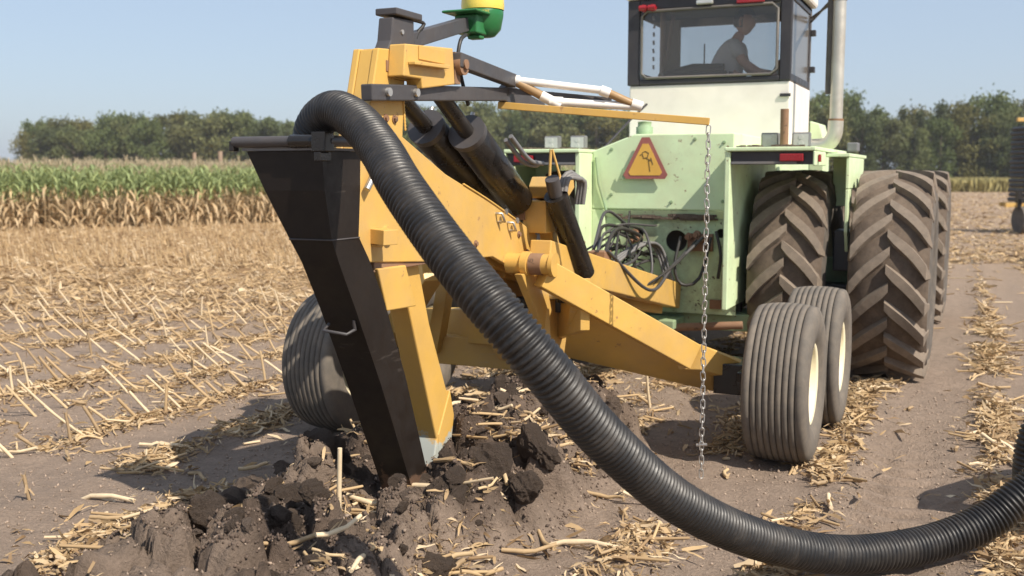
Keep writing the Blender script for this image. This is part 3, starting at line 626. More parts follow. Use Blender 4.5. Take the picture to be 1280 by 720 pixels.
# black chute: cross-sections (z, y rear, y front, x left, x right)
secs = [(1.89, 3.67, 3.97, -2.93, -2.535), (1.72, 3.685, 3.965, -2.85, -2.535), (1.51, 3.73, 3.945, -2.76, -2.535), (1.40, 3.785, 4.03, -2.735, -2.535), (1.18, 3.91, 4.165, -2.73, -2.535), (.79, 4.12, 4.35, -2.73, -2.535), (.25, 4.38, 4.56, -2.72, -2.535), (.02, 4.49, 4.65, -2.72, -2.535)]
b = Pm(); ri = []
b = Pm(); ri = []
for z, y0, y1, xa, xb in secs: ri.append([(xa, y0, z), (xb, y0, z), (xb, y1, z), (xa, y1, z)])
for s0, s1 in zip(ri[:-1], ri[1:]):
    th = .012; ins = lambda q: [(q[0][0] + th, q[0][1] + th, q[0][2]), (q[1][0] - th, q[1][1] + th, q[1][2]), (q[2][0] - th, q[2][1] - th, q[2][2]), (q[3][0] + th, q[3][1] - th, q[3][2])]
    for k in range(4):
        k2 = (k + 1) % 4; b.add([s0[k], s0[k2], s1[k2], s1[k]], [(0, 1, 2, 3)]); a, c = ins(s0), ins(s1); b.add([a[k], a[k2], c[k2], c[k]], [(3, 2, 1, 0)])
a = ins(ri[0])
for k in range(4): k2 = (k + 1) % 4; b.add([ri[0][k], ri[0][k2], a[k2], a[k]], [(0, 1, 2, 3)])
me = b.mesh('chute', [M['chute']]); chute = link('chute', me, pl); chute['label'] = 'tall black sheet metal chute, worn to bare steel near the soil'
b = Pm(); b.tube([(-2.757, 3.728, 1.505), (-2.534, 3.728, 1.505), (-2.533, 3.948, 1.505)], .004, 6); b.build('weld_seam', M['dark_grey'], pl)
b = Pm(); hp = [(-2.70, 3.94, 1.10), (-2.70, 3.895, 1.075), (-2.575, 3.895, 1.065), (-2.57, 3.96, 1.08)]
b.tube(hp, .008, 8); b.tube([(-2.57, 3.955, 1.08), (-2.565, 3.94, 1.125)], .008, 8); b.build('handle', M['dark_grey'], pl)
b = Pm(); b.tube([(-2.985, 3.655, 1.93), (-2.51, 3.655, 1.93)], .024, 16); b.build('rim_tube', M['dark_grey'], pl)
b = Pm(); b.tube([(-2.50, 3.66, 1.93), (-2.50, 4.02, 1.935)], .024, 16); b.build('rim_tube', M['dark_grey'], pl)
b = Pm(); b.tube([(-2.96, 3.67, 1.93), (-2.96, 4.0, 1.93)], .024, 16); b.build('rim_tube', M['dark_grey'], pl)
b = Pm(); b.tube([(-2.68, 3.655, 1.93), (-2.545, 3.655, 1.93)], .029, 16); b.build('clamp_sleeve', M['black'], pl)
b = Pm(); b.prismx([(3.66, 1.892), (3.66, 1.903), (3.98, 1.903), (3.98, 1.892)], -2.948, -2.525); b.build('rim_flange', M['grey_pipe'], pl)
b = Pm(); b.box(-2.55, -2.48, 3.615, 3.685, 1.885, 1.968); b.build('latch', M['black'], pl, .004)
b = Pm(); b.box(-2.535, -2.50, 3.61, 3.69, 1.845, 1.883); b.build('latch_tongue', M['black'], pl, .004)
b = Pm(); b.box(-3.0, -2.975, 3.635, 3.675, 1.89, 1.935); b.build('end_bracket', M['black'], pl, .004)
# arms at the mast top
b = Pm(); b.bar((px1 + .03, 3.99, 2.155), (px1 + .03, 5.45, 2.245), .06, .075); b.build('lower_arm', M['dark_grey'], pl, .006)
b = Pm(); b.prismx([(5.452, 2.208), (5.452, 2.283), (5.50, 2.31), (6.05, 2.23), (6.05, 2.19), (5.5, 2.2)], px1, px1 + .05); b.build('arm_plate', M['dark_grey'], pl, .004)
b = Pm(); b.bar((px1 + .10, 4.74, 2.37), (px1 + .07, 5.50, 2.325), .055, .075); b.build('upper_arm', M['dark_grey'], pl, .006)
for y, z in ((4.12, 2.165), (4.38, 2.18)):
    b = Pm(); b.tube([(px1 + .06, y, z), (px1 + .078, y, z)], .02, 12); b.build('bolt', M['chrome'], pl)
# receiver stand
b = Pm(); b.prismx([(4.25, 2.375), (4.28, 2.42), (4.30, 2.53), (4.50, 2.54), (4.50, 2.43), (4.54, 2.385)], XC + .07, XC + .15); b.box(XC + .05, XC + .17, 4.30, 4.55, 2.542, 2.575)
b.build('receiver_post', M['dark_grey'], pl, .006)
b = Pm(); b.tube([(XC + .157, 4.38, 2.47), (XC + .151, 4.38, 2.47)], .012, 8); b.build('bolt', M['chrome'], pl)
b = Pm(); b.bar((XC + .11, 4.51, 2.445), (XC + .07, 5.20, 2.615), .06, .075); b.build('receiver_arm', M['dark_grey'], pl, .005)
b = Pm(); b.tube(spline([(XC + .12, 4.52, 2.55), (XC + .14, 4.62, 2.54), (XC + .13, 4.58, 2.50), (XC + .13, 4.55, 2.46)], .02), .010, 6); b.build('receiver_cable', M['rubber_hose'], pl); b = Pm()
b.tube(spline([(XC + .14, 5.08, 2.54), (XC + .15, 5.0, 2.50), (XC + .15, 4.97, 2.40), (XC + .16, 5.0, 2.28), (XC + .17, 5.05, 2.16)], .03), .011, 8); b.build('receiver_cable', M['rubber_hose'], pl)
rc = empty('receiver', (.06, 5.34 - 5.2, 2.62), 0, pl)
b = MB(); b.box(-.10, .12, -.20, -.02, .055, .07); b.box(-.06, .08, -.12, .08, -.05, .053); b.lathez([(.0, -.055), (.07, -.05), (.105, -.01), (.118, .06), (.12, .095), (0, .096)], 20, c=(.03, .06, 0)); b.box(-.01, .07, -.06, .0, -.075, -.052)
b.build('receiver_base', M['green'], rc, .008)
b = MB(); b.lathez([(.121, .097), (.124, .12), (.118, .20), (.09, .25), (.04, .275), (0, .28)], 24, c=(.03, .06, 0)); b.build('receiver_dome', M['dome'], rc)
if True:
    tc = bpy.data.curves.new('receiver_lettering', 'FONT'); tc.body = 'JOHN DEERE'; tc.size = .024; tc.extrude = .0006; tc.align_x = 'CENTER'
    tmp = bpy.data.objects.new('lettering_curve', tc); col.objects.link(tmp); bpy.context.view_layer.update()
    tme = bpy.data.meshes.new_from_object(tmp.evaluated_get(bpy.context.evaluated_depsgraph_get())); bpy.data.objects.remove(tmp); bpy.data.curves.remove(tc)
    tme.materials.clear(); tme.materials.append(M['dome']); to = link('receiver_lettering', tme, rc)
    to.location = (.03 + .121 * math.sin(R(12)), .06 - .1225 * math.cos(R(12)), .066); to.rotation_euler = (R(86), 0, R(12))
# depth-gauge arm and its plastic pipes
b = Pm(); b.bar((px1 - .0, 5.46, 2.185), (-1.345, 5.64, 2.075), .035, .04); b.build('gauge_arm', M['yellow'], pl, .003)
A_, B_, C_, D_ = (-2.47, 5.50, 2.33), (-1.97, 5.66, 2.265), (-1.79, 5.76, 2.175), (-2.25, 5.58, 2.205)
lerp = lambda p, q, t: tuple(p[i] + (q[i] - p[i]) * t for i in range(3))
for p, q, m, r in ((A_, B_, 'pvc', .022), (lerp(D_, A_, .0), C_, 'pvc', .024), (lerp(A_, D_, .12), lerp(A_, D_, .78), 'tan_pipe', .026), (lerp(B_, C_, .1), lerp(B_, C_, .85), 'tan_pipe', .024)):
    b = Pm(); b.tube([p, q], r, 12); b.build('guard_pipe', M[m], pl)
for p, q in ((lerp(A_, B_, -.02), lerp(A_, B_, .08)), (lerp(B_, A_, .03), lerp(B_, C_, .18)), (lerp(D_, C_, -.04), lerp(D_, C_, .12)), (lerp(A_, D_, .72), lerp(A_, D_, 1.2)), (lerp(C_, B_, .2), lerp(C_, D_, -.04))):
    b = Pm(); b.tube([p, q], .030, 12); b.build('pipe_elbow', M['pvc'], pl)
b = Pm(); b.bar((px1 + .03, 5.5, 2.27), (-1.95, 5.75, 2.215), .03, .03); b.build('pipe_support', M['dark_grey'], pl)
# hydraulic cylinders
for p0, p1 in ((Vector((-2.60, 4.80, 2.235)), Vector((-2.60, 5.86, 1.62))), (Vector((-2.82, 4.72, 2.25)), Vector((-2.82, 5.98, 1.58)))):
    x = p0.x; d = (p1 - p0).normalized()
    cyl = Pm(); cyl.tube([p0 + d * .44, p0 + d * .45, p1, p1 + d * .01], [.08, .104, .104, .09], 24); co = cyl.build('hydraulic_cylinder', M['black'], pl)
    b = Pm(); b.tube([p0, p0 + d * .47], .046, 14); b.build('piston_rod', M['chrome'] if False else M['black'], co)
    b = Pm(); b.tube([p0 + d * .42, p0 + d * .46], .110, 24); b.build('end_cap', M['dark_grey'], co)
    b = Pm(); u = Vector((0, -d.z, d.y)); b.tube([p0 + d * .44 + u * .09, p0 + d * .44 + u * .135], .014, 8); b.tube([p0 + d * .47 + u * .118, p1 + u * .112], .012, 8); b.build('oil_line', M['chrome'], co)
    b = Pm(); b.tube([p1, p1 + d * .09], .035, 10); b.box(x - .04, x + .04, p1.y + .02, p1.y + .10, p1.z - .12, p1.z); b.build('clevis', M['rust'], co)
b = Pm(); b.tube(spline([(px1 + .12, 5.3, 1.98), (px1 + .14, 5.5, 1.86), (px1 + .12, 5.75, 1.84), (px1 + .05, 5.9, 1.86)], .04), .014, 8); b.tube(spline([(px1 + .15, 5.3, 2.0), (px1 + .17, 5.52, 1.87), (px1 + .14, 5.8, 1.85)], .04), .014, 8); b.build('oil_hose', M['grey_pipe'], pl)
b = Pm(); b.tube([(-2.43, 6.0, 1.94), (-2.44, 6.0, 1.72)], .010, 6); b.tube([(-2.42, 6.0, 1.94), (-2.37, 6.05, 1.72)], .008, 6); b.build('cable_tie', M['yellow'], pl)
# front bracket and third cylinder
b = Pm(); b.prismx([(5.95, 1.71), (6.0, 1.77), (6.22, 1.77), (6.24, 1.70), (6.10, 1.62), (5.98, 1.64)], -2.56, -2.36); b.box(-2.58, -2.42, 5.90, 6.16, 1.42, 1.62); b.build('front_bracket', M['yellow'], pl, .006)
p0 = Vector((-2.34, 5.86, 1.66)); p1 = Vector((-2.31, 6.28, 1.14)); cyl = Pm(); cyl.tube([p0, p1], .075, 20); co = cyl.build('hydraulic_cylinder', M['black'], pl)
b = Pm(); b.tube([p0 + Vector((0, -.06, .10)), p0], .045, 12); b.build('end_cap', M['dark_grey'], co)
b = Pm()
for k in range(3): b.tube(spline([(-2.32 + k * .02, 5.87, 1.68), (-2.31 + k * .02, 5.90, 1.76), (-2.28 + k * .02, 5.96, 1.80 - k * .02), (-2.25 + k * .02, 6.02, 1.74), (-2.27 + k * .02, 6.04, 1.6)], .03), .015, 8)
b.build('oil_hose', M['grey_pipe'], pl)
b = Pm(); b.prismx([(5.98, 1.62), (6.04, 1.60), (6.30, 1.12), (6.16, 1.12)], -2.53, -2.44); b.build('bracket_leg', M['yellow'], pl, .004)
for y, z in ((5.42, 1.56), (5.58, 1.50)):
    b = Pm(); b.tube([(px1, y, z), (px1 + .04, y, z), (px1 + .04, y + .04, z - .05), (px1, y + .04, z - .05)], .008, 6); b.tube([(px1 + .04, y + .05, z + .01), (px1 + .05, y + .05, z + .01)], .018, 8); b.build('shackle', M['steel'], pl)
# pivot tube
b = Pm(); b.tube([(px1 + .0, 5.60, 1.255), (-2.25, 5.60, 1.255)], .062, 20); b.tube([(-2.44, 5.60, 1.255), (-2.40, 5.60, 1.255)], .075, 20); b.tube([(-2.26, 5.60, 1.255), (-2.235, 5.60, 1.255)], .072, 20); b.build('pivot_tube', M['rusty_yellow'] if 'rusty_yellow' in M else M['yellow_shank'], pl)
b = Pm(); b.tube([(-2.39, 5.60, 1.255), (-2.31, 5.60, 1.255)], .065, 20); b.build('worn_bush', M['rust'], pl)
# axle beams
b = Pm(); b.bar((-2.32, 5.62, 1.20), (-1.62, 6.42, .62), .12, .17); b.hull8([(-1.70, 6.40, .53), (-1.56, 6.44, .53), (-1.56, 6.44, .70), (-1.70, 6.40, .70)], [(-1.34, 6.78, .42), (-1.28, 6.70, .42), (-1.28, 6.70, .52), (-1.34, 6.78, .55)])
b.build('axle_beam', M['yellow'], pl, .006)
b = Pm(); b.hull8([(-2.22, 5.80, .98), (-2.16, 5.84, .98), (-2.34, 6.2, .60), (-2.40, 6.16, .60)], [(-1.52, 6.56, .47), (-1.48, 6.60, .47), (-1.50, 6.74, .34), (-1.54, 6.70, .34)]); b.build('beam_underside', M['yellow'], pl, .004)
b = Pm(); b.bar((-3.08, 5.62, 1.20), (-3.78, 6.30, .62), .12, .17); b.build('axle_beam', M['yellow'], pl, .006)
b = Pm(); b.bar((-2.4, 5.75, 1.28), (-2.38, 8.75, .72), .14, .22); b.build('drawbar', M['yellow'], pl, .008)
b = Pm(); b.bar((-2.75, 5.9, 1.22), (-2.45, 8.5, .68), .12, .18); b.build('drawbar', M['yellow'], pl, .008)
b = Pm(); b.bar((-3.7, 6.32, .56), (-2.5, 6.42, .54), .12, .20); b.build('cross_beam', M['yellow'], pl, .008)
b = Pm(); b.bar((-3.25, 6.2, 1.2), (-3.42, 6.28, .55), .09, .11, (0, 1, 0)); b.build('brace', M['yellow'], pl, .005)
b = Pm(); b.bar((-2.42, 5.85, .83), (-3.7, 6.75, .66), .12, .24); b.build('axle_beam', M['yellow'], pl, .006)
b = Pm(); b.hull8([(-2.15, 5.80, .84), (-2.10, 5.83, .84), (-2.10, 5.83, 1.16), (-2.15, 5.80, 1.16)], [(-2.75, 6.45, .60), (-2.70, 6.48, .60), (-2.70, 6.48, .92), (-2.75, 6.45, .92)]); b.build('diagonal_plate', M['yellow'], pl, .004)
b = Pm(); b.box(-3.0, -2.70, 5.45, 6.3, 1.19, 1.215); b.build('shade_plate', M['yellow'], pl, .003)  # added plate, put here to cast shade on the frame below
b = Pm(); b.tube([(-3.55, 6.9, 1.0), (-2.9, 6.7, .86)], .07, 14); b.build('air_tank', M['grey_pipe'], pl)
b = Pm(); b.box(-3.5, -2.9, 7.2, 7.5, .55, 1.25); b.build('dark_machinery_box', M['interior'], pl, .01)  # plain dark box standing in for the dark machinery behind the frame
b = Pm(); b.bar((-3.18, 6.15, 1.18), (-2.50, 6.25, .48), .09, .12, (0, 1, 0)); b.build('brace', M['yellow'], pl, .005)
b = Pm(); b.prismx([(5.4, 1.22), (6.2, 1.22), (6.55, .72), (6.3, .50), (6.0, .58)], -2.80, -2.74); b.prismx([(5.5, 1.2), (6.2, 1.2), (6.55, .72), (6.3, .55), (6.05, .60)], -2.46, -2.41); b.build('side_gusset', M['yellow'], pl, .005)
b = Pm(); b.bar((-2.95, 6.0, .95), (-2.3, 6.1, .95), .09, .09); b.box(-2.37, -2.27, 5.95, 6.08, .98, 1.12); b.build('cross_shaft', M['black'], pl, .01)
b = Pm(); b.tube([(-2.55, 5.95, 1.02), (-2.25, 5.97, 1.04)], .03, 10); b.tube([(-3.2, 6.7, 1.0), (-2.8, 6.6, .8)], .05, 10); b.build('link_pin', M['steel'], pl)
b = Pm(); b.box(-1.50, -1.22, 6.55, 6.85, .36, .56); b.bar((-1.28, 6.4, .48), (-1.22, 7.65, .48), .08, .12); b.tube([(-1.3, 6.5, .49), (-1.0, 6.5, .49)], .04, 10); b.tube([(-1.25, 7.55, .49), (-.9, 7.55, .49)], .04, 10); b.build('walking_beam', M['black'], pl, .006)
b = Pm(); b.bar((-3.78, 5.9, .47), (-3.74, 7.1, .47), .08, .12); b.tube([(-3.78, 6.02, .48), (-4.05, 6.02, .48)], .04, 10); b.build('walking_beam', M['black'], pl, .006)
O = Vector(pl.location)
for (x, y) in ((-1.03, 6.5), (-.98, 7.56)): wheel(pl, (x - O.x, y - O.y, .485), RT, SR, random.random())
wheel(pl, (-4.01 - O.x, 6.02 - O.y, .485), RT, SR, .5, flip=True); wheel(pl, (-4.05 - O.x, 7.1 - O.y, .485), RT, SR, .9, flip=True)
# hydraulic lines between plough and tractor
ends = [(-2.72, 8.64, 1.26), (-2.68, 8.64, 1.21), (-2.74, 8.64, 1.19), (-2.66, 8.64, 1.15), (-2.15, 8.64, 1.22), (-2.1, 8.64, 1.24), (-2.2, 8.64, 1.16), (-2.7, 8.64, 1.23)]
for k, e in enumerate(ends):
    s0 = (-2.5 + random.uniform(-.12, .18), 6.5 + random.uniform(0, .8), 1.18 + random.uniform(-.05, .08)); m1 = lerp(s0, e, .4); m2 = lerp(s0, e, .75)
    dz = random.uniform(.06, .26) if k < 4 or k == 7 else -.35
    b = Pm(); b.tube(spline([s0, (m1[0] + random.uniform(-.12, .12), m1[1], m1[2] + dz), (m2[0] + random.uniform(-.1, .1), m2[1], m2[2] + dz * .6), e], .06), random.choice([.010, .013, .016]), 8)
    b.build('hydraulic_line', M[random.choice(['rubber_hose', 'dark_grey', 'rubber_hose'])], pl)
for k in range(3):
    x = -2.56 + .03 * k; b = Pm(); b.tube(spline([(x - .25, 7.6, .9), (x - .1, 8.0, 1.1), (x, 8.35, 1.2), (x + .05, 8.6, 1.15), (x + .12, 8.63, .95), (x + .16, 8.64, .75 + .04 * k)], .05), .013, 8); b.build('hydraulic_line', M['grey_pipe'], pl)
b = Pm(); b.tube(spline([(-2.28, 8.60, 1.25), (-2.3, 8.5, 1.0), (-2.24, 8.5, .85), (-2.1, 8.55, .9), (-2.02, 8.62, 1.25)], .05), .014, 8); b.tube(spline([(-1.98, 8.63, 1.3), (-1.93, 8.6, 1.1), (-1.95, 8.6, .9)], .05), .014, 8); b.build('hydraulic_line', M['rubber_hose'], pl)
b = Pm()
for k in range(14):
    x = random.uniform(-2.75, -2.3); y = random.uniform(6.4, 7.4); z = 1.22 - (y - 6.4) * .18 + random.uniform(0, .1); dx, dy, dz = random.uniform(-.08, .08), random.uniform(-.1, .1), random.uniform(-.03, .08)
    b.tube([(x, y, z), (x + dx, y + dy, z + dz)], random.choice([.012, .02, .03]), 8)
b.build('fittings', M['steel'], pl)
for k in range(22):
    x0 = random.uniform(-2.85, -2.4); y0 = random.uniform(7.3, 8.2); z0 = random.uniform(.85, 1.15)
    e = (random.uniform(-2.85, -2.5), 8.68, random.uniform(1.0, 1.35)); mid = ((x0 + e[0]) / 2 + random.uniform(-.15, .15), (y0 + 8.6) / 2, max(z0, e[2]) + random.uniform(-.05, .18))
    b = Pm(); b.tube(spline([(x0 - .1, y0 - .4, z0 - .05), (x0, y0, z0), mid, e], .06), random.choice([.007, .009, .012]), 7); b.build('hydraulic_line', M[random.choice(['rubber_hose', 'rubber_hose', 'black', 'dark_grey'])], pl)
def bolt(parent, mk, p, n, r=.014, m='rust'):
    n = Vector(n); b = mk(); b.tube([p, Vector(p) + n * .004], r * 1.5, 12); b.tube([Vector(p) + n * .004, Vector(p) + n * .014], r, 6, smooth=False); b.build('bolt', M[m], parent)
for y, z in ((4.20, 2.05), (4.28, 2.05), (5.75, 1.42), (5.88, 1.30), (5.80, 1.22), (4.95, 1.40), (5.15, 1.40)): bolt(pl, Pm, (px1 + .001, y, z), (1, 0, 0))
for x, z in ((-2.95, 2.0), (-2.95, 1.6), (-1.95, 2.05), (-1.95, 1.55), (-2.4, 1.54), (-2.2, 2.08)): bolt(tr, T, (x, by - .001, z), (0, -1, 0), .010, 'mint_dark')
for x, z in ((-2.96, 1.3), (-2.96, .8), (-1.9, .75), (-1.9, 1.1), (-2.4, .62), (-2.55, 1.36)): bolt(tr, T, (x, by + .044, z), (0, -1, 0), .010, 'mint_dark')
def weld(pts, r=.006):
    P = resample(spline(pts, .02), .008); b = Pm(); b.tube([tuple(p) for p in P], [r * (1.25 if i % 2 else .85) for i in range(len(P))], 6); b.build('weld_bead', M['yellow_shank'], pl)
weld([(px1 + .002, 4.38, 2.0), (px1 + .002, 4.36, 2.2)]); weld([(px1 + .003, 4.26, 2.243), (px1 + .003, 4.70, 2.243)]); weld([(px1 + .002, 5.0, 1.735), (px1 + .002, 5.35, 1.63), (px1 + .002, 5.8, 1.48)]); weld([(px1 + .002, 4.06, 1.46), (px1 + .002, 4.16, 1.455)])
weld([(XC + .103, 4.36, 1.345), (XC + .103, 4.46, 1.13)])
b = T(); b.box(-2.05, -1.95, by + .02, by + .043, .62, .70); b.build('bracket', M['rust'], tr)
b = Pm(); b.box(-2.52, -2.42, 6.5, 6.62, 1.18, 1.33); b.box(-2.50, -2.36, 6.85, 7.0, 1.1, 1.24); b.build('valve_block', M['rust'], pl, .006)

# ------------------------------------------------------------------ chain hanging from the gauge arm
ch = empty('gauge_chain', (-1.35, 5.64, 2.05)); tag(ch, 'thin bright steel chain hanging from the yellow gauge arm almost to the soil', 'chain')
lb = MB(); L_, w_, r_ = .030, .012, .0035; pth = []
for k in range(8): a = math.pi * k / 7; pth.append((math.cos(a) * w_, 0, L_ / 2 + math.sin(a) * w_))
for k in range(8): a = math.pi + math.pi * k / 7; pth.append((math.cos(a) * w_, 0, -L_ / 2 + math.sin(a) * w_))
pth.append(pth[0]); lb.tube(pth, r_, 5, caps=False); lm = lb.mesh('chain_link', [M['chrome']])
n = 49
for i in range(n):
    o = link('chain_link', lm, ch); o.location = (.001 * math.sin(i * .7), .0008 * math.cos(i), -.02 - i * .0405); o.rotation_euler = (random.uniform(-.12, .12), random.uniform(-.12, .12), (i % 2) * math.pi / 2 + .5 + random.uniform(-.2, .2))
b = MB(); b.tube([(-.03, 0, -1.80), (.03, 0.0, -1.79)], .009, 8); b.build('hook', M['steel'], ch)

# ------------------------------------------------------------------ corrugated hose
hp = [(-2.74, 3.90, 1.55), (-2.73, 3.87, 1.75), (-2.715, 3.85, 1.90), (-2.675, 3.815, 1.99), (-2.60, 3.78, 2.045), (-2.49, 3.73, 2.06), (-2.31, 3.62, 1.995), (-2.11, 3.46, 1.875), (-1.92, 3.29, 1.74), (-1.66, 3.14, 1.53), (-1.43, 3.06, 1.335), (-1.27, 3.12, 1.135), (-1.145, 3.34, .87), (-.97, 3.72, .545), (-.74, 4.17, .28), (-.46, 4.55, .13), (-.15, 4.88, .105), (.10, 5.08, .18), (.27, 5.18, .31), (.45, 5.28, .45), (.75, 5.5, .45), (.85, 5.85, .35), (.72, 6.1, .16), (.42, 5.85, .10), (.33, 5.74, .26), (.41, 5.78, .58), (.9, 6.0, .95), (1.5, 6.5, 1.1)]
def corrugated(name, pts, R0, pitch, nseg, m, parent=None):
    P = resample(spline(pts, .03), pitch / 6); n = len(P); T_ = np.gradient(P, axis=0); T_ /= np.linalg.norm(T_, axis=1)[:, None]
    a = np.cross(T_[0], [0, 0, 1.]) ; a = a if np.linalg.norm(a) > .1 else np.cross(T_[0], [1., 0, 0]); a /= np.linalg.norm(a)
    prof = np.array([0, .35, .95, 1, .95, .35]); ang = np.linspace(0, 2 * math.pi, nseg, endpoint=False); V = np.zeros((n, nseg, 3))
    for i in range(n):
        a = a - T_[i] * a.dot(T_[i]); a /= np.linalg.norm(a); bb = np.cross(T_[i], a); r = R0 - .0105 + .0105 * prof[i % 6]
        V[i] = P[i] + r * (np.cos(ang)[:, None] * a + np.sin(ang)[:, None] * bb)
    I = (np.arange(n - 1)[:, None] * nseg + np.arange(nseg)[None, :]); J = (np.arange(n - 1)[:, None] * nseg + (np.arange(nseg) + 1) % nseg)
    F = np.stack([I, J, J + nseg, I + nseg], -1).reshape(-1, 4)
    o = link(name, npmesh(name, V.reshape(-1, 3), F, [m], True), parent); return o
hose = corrugated('drainage_hose', hp, .086, .0225, 40, M['hose'])
tag(hose, 'black corrugated drainage hose arching from the chute down to the ground', 'hose')

# ------------------------------------------------------------------ far right: pipe trailer and roll
def at_far(px_, depth): return (px_ - 640) / 1280 * depth
tl = empty('pipe_trailer', far(at_far(1297, 30), 30)); tl.rotation_euler = (0, 0, YAW)
tag(tl, 'distant yellow framed trailer carrying a black coil of pipe at right edge', 'trailer')
b = MB(); b.tube([(0, 0, .41), (.28, 0, .41)], .40, 24); b.build('wheel', M['tyre'], tl, loc=(-.6, 0, 0))
b = MB(); b.box(-1.0, 3.5, -.06, .06, .78, .90); b.box(-.75, 3.5, .8, .9, .78, .9); b.build('frame_rail', M['yellow'], tl, .01)
b = MB(); b.box(-.78, 3.5, -.05, .05, 3.25, 3.36); b.build('top_rail', M['yellow'], tl, .01)
b = MB(); b.box(-.3, 3.5, .2, .3, .42, .60); b.build('axle', M['yellow'], tl)
b = MB(); b.box(-.62, -.5, -.2, .2, .9, 1.02); b.box(-.66, -.56, -.1, .1, .7, 1.25); b.build('hitch_jack', M['black'], tl)
b = MB()
for i in range(16):
    z = .98 + i * .14; b.tube([(-.30 + .03 * (i % 2), -.2, z), (3.2, -.2, z)], .065, 8)
    b.tube([(-.30 + .03 * (i % 2), 1.2, z), (-.30 + .03 * (i % 2), -.2, z)], .065, 8)
b.build('pipe_coil', M['hose'], tl)
rl = corrugated('pipe_roll', [far(at_far(1284, 20.5), 20.0, .22), far(at_far(1310, 21), 20.8, .22), far(at_far(1340, 22), 22, .22)], .22, .06, 20, M['grey_pipe']); tag(rl, 'short grey length of large pipe lying on the lane at the right edge', 'pipe')
# field posts
for lt, dp, h in (((278 - 640) / 1280 * 60, 60, 3.0), ((246 - 640) / 1280 * 75, 75, 3.2)):
    b = MB(); b.tube([(0, 0, 0), (.02, 0, h)], [.16, .13], 8); o = b.build('field_post', M['post'], None); o.location = far(lt, dp)
    tag(o, 'weathered wooden post standing above the corn' if dp == 60 else 'greyer wooden post farther back, left of the nearer post', 'post')

# ------------------------------------------------------------------ merging helper for plants and residue
def rotm(yaw, pitch, roll):
    cy, sy = np.cos(yaw), np.sin(yaw); cp, sp = np.cos(pitch), np.sin(pitch); cr, sr = np.cos(roll), np.sin(roll); n = len(yaw); A = np.zeros((n, 3, 3))
    A[:, 0, 0] = cy * cp; A[:, 0, 1] = cy * sp * sr - sy * cr; A[:, 0, 2] = cy * sp * cr + sy * sr
    A[:, 1, 0] = sy * cp; A[:, 1, 1] = sy * sp * sr + cy * cr; A[:, 1, 2] = sy * sp * cr - cy * sr
    A[:, 2, 0] = -sp; A[:, 2, 1] = cp * sr; A[:, 2, 2] = cp * cr; return A
def scatter(tv, tf, pos, rot, scl, colr):
    """tv (k,3) template, tf (m,4); pos (n,3) rot (n,3,3) scl (n,3) colr (n,3)"""
    n = len(pos); k = len(tv); V = np.einsum('nij,nkj->nki', rot, tv[None] * scl[:, None, :]) + pos[:, None, :]
    F = (tf[None] + (np.arange(n) * k)[:, None, None]).reshape(-1, tf.shape[1]); C = np.repeat(np.concatenate([colr, np.ones((n, 1))], 1)[:, None], k, 1)
    return V.reshape(-1, 3), F, C.reshape(-1, 4)
def join(parts):
    V = np.concatenate([p[0] for p in parts]); C = np.concatenate([p[2] for p in parts]); Fs = []; b0 = 0
    for p in parts: Fs.append(p[1] + b0); b0 += len(p[0])
    return V, np.concatenate(Fs), C
def strawcol(n, g=rng):
    a = np.array([.54, .385, .21]); bb = np.array([.27, .175, .095]); c = np.array([.68, .54, .36]); t = g.random((n, 1)); u = (g.random((n, 1)) < .3) * g.random((n, 1))
    return (a * (1 - t) + bb * t) * (1 - u) + c * u
# leaf/husk templates: bent strips
def strip(seed, curl):
    g = np.random.default_rng(seed); n = 5; xs_ = np.linspace(-.5, .5, n); z = -curl * 1.5 * (xs_ ** 2) * 1.2 + curl * .3 + g.normal(0, .04, n); yy = g.normal(0, .06, n); wd = np.array([.25, .5, .55, .45, .15])
    v = [];
    for i in range(n): v += [(xs_[i], yy[i] - wd[i], z[i] + g.normal(0, .05)), (xs_[i], yy[i] + wd[i], z[i] + g.normal(0, .05))]
    f = [(2 * i, 2 * i + 2, 2 * i + 3, 2 * i + 1) for i in range(n - 1)]; return np.array(v), np.array(f)
STR = [strip(s, c) for s, c in ((1, .2), (2, -.3), (3, .5), (4, .1))]
def hexstalk(bend=0):
    v = []; n = 5; L = 4
    for i in range(L):
        t = i / (L - 1)
        for k in range(n): a = 2 * math.pi * k / n; v.append((t + (.03 * (k % 3) if i == L - 1 else 0), math.cos(a) * .5 * (1 - .15 * t) + bend * t * t, math.sin(a) * .5 * (1 - .15 * t)))
    f = [(i * n + k, i * n + (k + 1) % n, (i + 1) * n + (k + 1) % n, (i + 1) * n + k) for i in range(L - 1) for k in range(n)]; return np.array(v), np.array(f)
STK = [hexstalk(b_) for b_ in (0, .5, -.7)]
def residue(n, sampler, lmin, lmax, lift, stalks=.07):
    parts = []
    for j in range(4):
        m = int(n / 4 * (1 - stalks)); x, y = sampler(m); z = hgt(x, y); L = rng.uniform(lmin, lmax, m) * rng.choice([1, 1, 1.6], m)
        sc = np.stack([L, L * rng.uniform(.035, .17, m), L * .7], 1)
        yaw = rng.uniform(0, 2 * math.pi, m); rot = rotm(yaw, rng.normal(0, .30, m), rng.normal(0, .7, m))
        parts.append(scatter(*STR[j], np.stack([x, y, z + rng.random(m) * lift + .004], 1), rot, sc, strawcol(m)))
    for tv, tf in STK:
        m = int(n * stalks / 3); x, y = sampler(m); z = hgt(x, y); L = rng.uniform(lmin * 1.5, lmax * 2.2, m)
        sc = np.stack([L, np.full(m, .018), np.full(m, .018)], 1); parts.append(scatter(tv, tf, np.stack([x, y, z + .006 + rng.random(m) * lift * .5], 1), rotm(rng.uniform(0, 6.3, m), rng.normal(-.08, .12, m), rng.random(m)), sc, strawcol(m) * 1.1))
    return join(parts)
